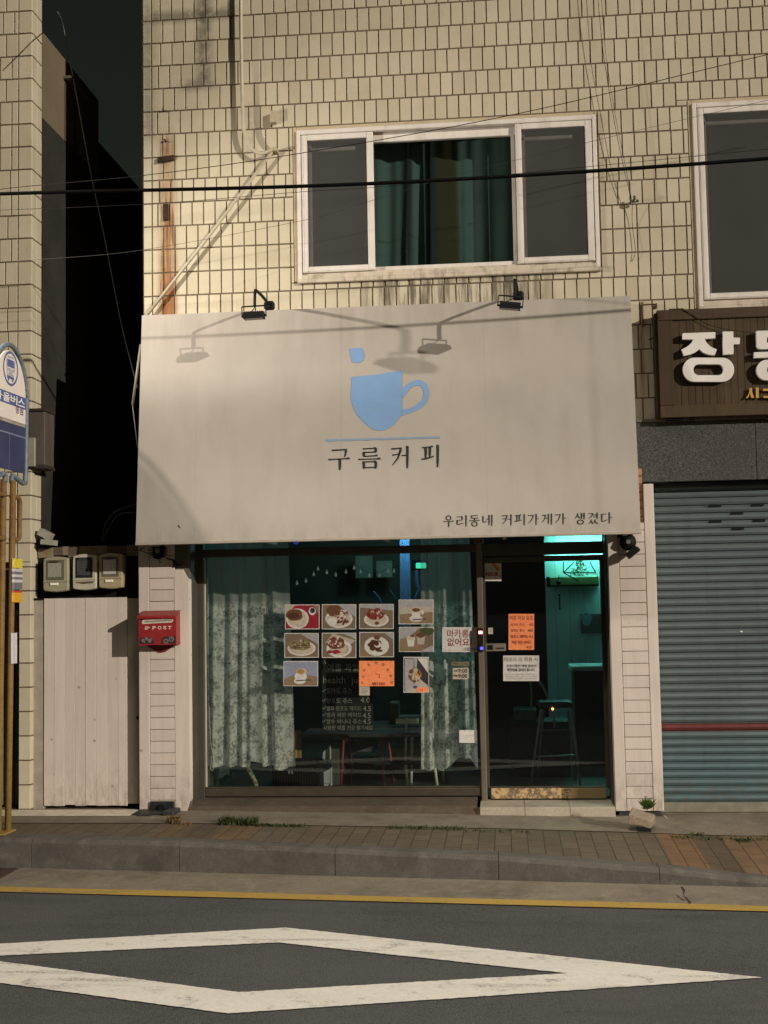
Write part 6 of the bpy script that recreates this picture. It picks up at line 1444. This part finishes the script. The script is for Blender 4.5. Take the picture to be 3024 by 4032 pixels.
bk = thing('crate', 'black plastic crate on the floor under the left lace curtain', 'crate', ((p0.x+p1_.x)/2, .8, RZ0))
g.box(p0.x, p1_.x, .62, .64, zb0, zb1, .004)
for k in range(18): 
    x = p0.x+.02+(p1_.x-p0.x-.04)*k/17; g.box(x-.003, x+.003, .612, .6205, zb0+.02, zb1-.02)
g.box(p0.x-.008, p1_.x+.008, .606, .64, zb1-.022, zb1+.004, .004); g.box(p0.x, p0.x+.02, .64, .98, zb0, zb1); g.box(p1_.x-.02, p1_.x, .64, .98, zb0, zb1); g.box(p0.x, p1_.x, .96, .98, zb0, zb1)
obj('sides', g, M_BLACK, bk)
g = MB(); a = P1(90,708,.60); 
for dx in (-.014,.012): g.box(a.x+dx-.007, a.x+dx+.007, .604, .6115, a.z-.014, a.z+.014, .002)
obj('crate_label', g, mat('pale_print', (.22,.22,.20), .6), bk)
g = MB(); a, b_ = P1(60,370,1.0), P1(178,620,1.0); g.box(a.x, b_.x, 1.0, 1.04, RZ0, a.z, .006); 
cab = thing('wooden_panel', 'brown wooden panel standing beside the left lace curtain', 'panel', ((a.x+b_.x)/2, 1.0, RZ0)); obj('board', g, mat('tan_wood', (.24,.15,.06), .55, .3, 6, stretch=(1,1,.1)), cab)
g = MB(); x = P1(132,370,.99).x; g.box(x-.010, x+.010, .985, .999, RZ0, a.z-.005, .003); obj('edge_strip', g, mat('light_wood', (.36,.26,.13), .55), cab)
g = MB(); rn = random.Random(9)
a = P1(370,560,.9); g.prism([P1(355,545,.9), P1(410,490,.9), P1(412,610,.9), P1(352,610,.9)], (0,.15,0)); g.prism([P1(335,720,.85), P1(412,680,.85), P1(414,800,.85), P1(330,790,.85)], (0,.15,0)); g.box(P1(335,720,.85).x, P1(412,680,.85).x, .86, 1.0, RZ0, P1(335,790,.85).z)
solo('white_bag', g, mat('white_bag_plastic', (.42,.43,.43), .5, .15, 20), 'crumpled white bags stacked beside the crate behind the glass', 'bag', (a.x, .9, RZ0))
g = MB(); a, b_ = P1(415,455,1.0), P1(490,805,1.0); g.box(a.x, b_.x, 1.0, 1.3, RZ0, a.z, .006); solo('grey_bin', g, mat('grey_bin_plastic', (.06,.06,.05), .6, .2, 6), 'dark grey upright bin between the white bags and the red legs', 'bin', (a.x, 1.1, RZ0))
for (k, (x0, y0, x1, y1, lab, col)) in enumerate(((905,515,1145,600,'pale cream box behind the white chair, upper of two',(.26,.25,.16)),(900,640,1210,690,'low cream box on the floor behind the white chair',(.22,.21,.13)),(590,455,780,545,'grey box under the red legged table',(.07,.075,.075)),(610,635,760,700,'dull green tin low under the red legged table',(.085,.09,.075)),(890,140,970,290,'greenish tall box behind the note beside the right lace curtain',(.10,.10,.07)),(940,255,1145,310,'flat pale packet on the table beside the right lace curtain',(.13,.12,.085)))):
    Y = 1.45+.06*k; a, b_ = P1(x0,y0,Y), P1(x1,y1,Y); g = MB(); g.box(a.x, b_.x, Y, Y+.25, b_.z, a.z, .008); solo('box', g, mat('box_tone_%s' % 'abcdef'[k], col, .6, .3, 12), lab, 'box', (a.x, Y, b_.z))
shf = thing('low_shelf_unit', 'dark low shelf unit carrying boxes at the back of the window', 'shelf unit', (P1(850,800,1.6).x, 1.6, RZ0))
g = MB(); 
for zz in (P1(900,604,1.5).z-.008, P1(900,694,1.5).z-.008, P1(900,314,1.5).z-.012): g.box(P1(520,600,1.5).x, P1(1300,600,1.5).x, 1.42, 1.98, zz-.018, zz, .003)
obj('shelf', g, mat('dark_shelf_wood', (.035,.028,.022), .6), shf)
g = MB(); 
for xx in (520, 1300): g.box(P1(xx,600,1.5).x-.015, P1(xx,600,1.5).x+.015, 1.43, 1.97, RZ0, P1(900,300,1.5).z, .003)
obj('upright', g, mat('dark_shelf_wood', (.035,.028,.022), .6), shf)
# patterned scarf at the foot of the left curtain
g = MB(); g.tube(cat_pts([W('d1',500,1880,.60), W('d1',530,1930,.58), W('d1',560,1990,.58), W('d1',570,2030,.60)],5), .022, 8); s = NT('checked_cloth'); vo = s.n('ShaderNodeTexChecker'); s.l(s.pos(), vo.inputs[0]); vo.inputs['Scale'].default_value = 40; vo.inputs[1].default_value = (.30,.29,.18,1); vo.inputs[2].default_value = (.10,.10,.06,1); s.base(vo.outputs[0], .9)
solo('cloth_bundle', g, s.m, 'checked cloth bundle at the foot of the left lace curtain', 'cloth', W('d1',560,2030,.6))
# string of little bulbs
BY = 1.5; pb_ = [(105,420),(180,400),(245,345),(280,300),(355,330),(430,350),(515,325),(583,292),(638,325),(710,358),(795,355),(867,318),(918,318)]
sl_ = thing('string_lights', 'string of small unlit bulbs draped across the dark window top', 'string lights', W('a8',500,300,BY))
g = MB(); g.tube(cat_pts([W('a8',40,395,BY)]+[W('a8',x,y-28,BY) for x, y in pb_]+[W('a8',980,260,BY)], 4), .0018, 5); obj('flex', g, M_BLACK, sl_)
M_BULB = emit('unlit_bulb_glow', (.42,.50,.42), .16)  # faint glow added to bulbs that are not lit
for (x, y) in pb_:
    p = W('a8',x,y,BY); g = MB(); g.ball(p, .012, 8, 6, 0, (1,1,1.25)); g.tube([p+Vector((0,0,.012)), p+Vector((0,0,.03))], .004, 6); obj('bulb', g, M_BULB, sl_)
# blue lit drape and a green sign lamp deep in the room
bd0, bd1 = wx('a8',970,300,2.2), wx('a8',1050,300,2.2); zb1_, zb0_ = wz('a8',1000,40,2.2), wz('a8',1000,800,2.2)
solo('blue_drape', cloth(bd0, bd1, zb0_, zb1_, 2.2, .012, 3.0, 40, 8, 3), mat('blue_drape_fabric', (.30,.46,.62), .8, .1, 8), 'narrow blue lit drape deep inside the shop window', 'drape', ((bd0+bd1)/2, 2.2, zb0_))
lamp('POINT', 'blue_lamp_light', ((bd0+bd1)/2, 1.95, zb1_+.12), None, energy=7.0, color=(.22,.62,1.0), shadow_soft_size=.03)
g = MB(); p = W('a8',1145,270,2.3); g.box(p.x-.055, p.x+.05, 2.3, 2.33, p.z-.028, p.z+.028, .006); 
ex = solo('green_sign_lamp', g, emit('green_glow', (.05,.55,.30), 1.3), 'small glowing green sign lamp beside the blue drape', 'sign lamp', p)
g = MB(); g.box(p.x-.10, p.x+.07, 2.335, 2.36, p.z-.05, p.z+.06, .004); obj('back_plate', g, M_BLACK, ex)
g = MB(); g.tube(cat_pts([W('a8',1105,310,2.3), W('a8',1110,420,2.3), W('a8',1125,470,2.3), W('a8',1090,550,2.3)],6), .014, 8); g.tube(cat_pts([W('a8',745,485,2.3), W('a8',790,540,2.3), W('a8',815,590,2.3)],6), .008, 7); g.tube(cat_pts([W('a8',885,475,2.3), W('a8',930,540,2.3)],6), .006, 7)
solo('blue_cables', g, mat('blue_cable_sheath', (.10,.20,.36), .5), 'loose blue lit cables hanging under the green sign lamp', 'cables', p)
g = MB(); p = W('a8',97,68,.9); g.ball(p, .028, 14, 9); solo('blue_ball', g, emit('blue_ball_reflected_glow', (.04,.06,.42), .55), 'round reflective blue ball ornament behind the transom glass', 'ornament', p)  # reflective ball, no lamp; emission stands in for the light it mirrors
for (x0, y0, x1, y1, lab, nm) in ((590,190,740,375,'square dark picture left of the blue drape, nearer the bulbs','dark_picture'),(765,230,905,370,'dark framed picture next to the blue drape','dark_picture')):
    a, b_ = W('a8',x0,y0,3.9), W('a8',x1,y1,3.9); g = MB(); g.box(a.x, b_.x, 3.9, 3.93, b_.z, a.z, .006); solo(nm, g, mat('slate_picture', (.10,.13,.12), .5, .3, 4), lab, 'picture', (a.x, 3.9, b_.z))
lamp('AREA', 'counter_tube_light', (px_+.8, BYW-.13, zt_l-.045), (px_+.8, BYW+.02, 0), energy=3.5, shape='RECTANGLE', size=1.4, size_y=.05, color=(.10,.95,.86))
lamp('POINT', 'back_room_light', (RX0+1.6, 3.0, 2.45), None, energy=15, color=(.42,.85,.72), shadow_soft_size=.1)

# ------------------------------------------------------------------ weeds, broken block
def blade(mb, c, h, w_, rn, lean=.5):
    a = rn.uniform(0,6.28); d = Vector((math.cos(a), math.sin(a), 0)); sd = Vector((-d.y,d.x,0))*w_
    p1 = c+d*h*lean*.4+Vector((0,0,h*.6)); p2 = c+d*h*lean+Vector((0,0,h*.9))
    mb.add([c-sd, c+sd, p1+sd*.8, p1-sd*.8, p2], [(0,1,2,3),(3,2,4)])
M_WEED = mat('weed_green', (.045,.062,.020), .8, .4, 25); M_DRY = mat('dry_grass', (.16,.105,.045), .9, .4, 25)
rn = random.Random(31); g = MB()
def weedline(c, xa, xb, y, n, h0, h1, spread, xw=None):
    for k in range(n):
        x = rn.uniform(xa, xb); q = Zp(c, x, y+rn.uniform(-6,6), 0.0); q.y += rn.uniform(-spread, spread); q.z = zside(q.x, q.y)+.002
        blade(g, q, rn.uniform(h0,h1), rn.uniform(.003,.006), rn, rn.uniform(.3,1.0))
weedline('b4',870,1215,468,420,.012,.085,.03); weedline('b4',1200,1659,476,260,.008,.032,.012); weedline('d6',20,350,219,260,.008,.028,.012); weedline('d6',350,640,226,90,.006,.02,.01)
weedline('b3',680,1659,450,170,.005,.022,.05); weedline('b3',1330,1480,460,80,.008,.026,.03); weedline('b3',870,1000,425,60,.006,.022,.02)
stuff('weeds', g, M_WEED, 'dark green weeds growing in the joint along the shop front', 'weeds')
g = MB(); weedline('b4',380,500,460,170,.02,.075,.03); weedline('b4',500,600,470,50,.008,.02,.01)
stuff('dry_grass', g, M_DRY, 'dry yellow grass tuft beside the black pipe box', 'grass')
# concrete block leaning at the right pillar, with a small plant behind
bp = Zp('b3',390,480,-.045)
blk = thing('concrete_block', 'broken concrete block lying against the right white pillar', 'block', bp)
s = NT('old_block_concrete'); c = s.mix(s.ramp(s.noise(40,5,.7),.35,.65), (.20,.155,.115), (.30,.245,.185)); c = s.mix(s.math('MULTIPLY', s.ramp(s.noise(8,5,.6),.5,.7),.4), c, (.12,.09,.065)); s.base(c, .95); s.bump(s.noise(70,4,.7), .8, .01)
YB = bp.y
F_ = [W('b3',235,425,YB), W('b3',470,470,YB), W('b3',492,395,YB), W('b3',248,320,YB)]
Bk = [W('b3',300,300,YB+.12), W('b3',532,330,YB+.12), W('b3',535,310,YB+.12), W('b3',280,268,YB+.12)]
g = MB()
bl_f, br_f, tr_f, tl_f = F_
dpt = Vector((.05,.13,.02)); dpt2 = Vector((.035,.13,.030))
vs = [bl_f, br_f, br_f+dpt, bl_f+dpt, tl_f, tr_f, tr_f+dpt2, tl_f+dpt2]
g.hexa(vs)
bm = bmesh.new(); me = bpy.data.meshes.new('tmp'); me.from_pydata([tuple(v) for v in g.v], [], g.f); bm.from_mesh(me)
bmesh.ops.recalc_face_normals(bm, faces=bm.faces); bmesh.ops.bevel(bm, geom=list(bm.edges), offset=.010, segments=2, affect='EDGES', profile=.6)
bmesh.ops.subdivide_edges(bm, edges=[e for e in bm.edges if e.calc_length() > .05], cuts=4, use_grid_fill=True)
for v in bm.verts: v.co += Vector((rn.uniform(-1,1),rn.uniform(-1,1),rn.uniform(-1,1)))*.0022
bm.verts.index_update()
g2 = MB(); g2.v = [v.co.copy() for v in bm.verts]; g2.f = [[v.index for v in f.verts] for f in bm.faces]; g2.mi = [0]*len(g2.f); g2.sm = [False]*len(g2.f); bm.free(); bpy.data.meshes.remove(me)
obj('block', g2, s.m, blk)
g = MB(); a = W('b3',400,478,YB+.02); g.box(a.x-.05, a.x+.05, YB-.01, YB+.06, -.07, a.z+.012); obj('dark_chock', g, M_BLACK, blk)
g = MB(); rn = random.Random(5); c0 = W('b3',430,285,YB+.10)
for k in range(95):
    a = rn.uniform(0,6.28); l = rn.uniform(.03,.095); d = Vector((math.cos(a)*rn.uniform(.1,.75), math.sin(a)*.4, rn.uniform(.35,1))).normalized()*l; sd = d.cross(Vector((.2,1,.1))).normalized()*rn.uniform(.004,.008); b0 = c0+d*.25
    g.add([b0, b0+d*.45+sd, b0+d, b0+d*.45-sd], [(0,1,2,3)])
g.tube([c0-Vector((0,0,.06)), c0+Vector((.004,0,.03))], .003, 5)
solo('small_plant', g, mat('fresh_leaf_green', (.055,.10,.018), .6, .4, 30), 'small leafy green plant sprouting behind the concrete block', 'plant', c0-Vector((0,0,.06)))
g = MB(); g.tube(cat_pts([W('b3',600,335,-.14), W('b3',640,370,-.15), W('b3',700,420,-.18), W('b3',760,434,-.20), W('b3',800,430,-.2)], 5), .004, 6)
solo('loose_cable', g, mat('pale_cable', (.36,.31,.22), .6), 'loose pale cable lying at the foot of the right pillar', 'cable', W('b3',700,420,-.18))
bpy.context.view_layer.update()
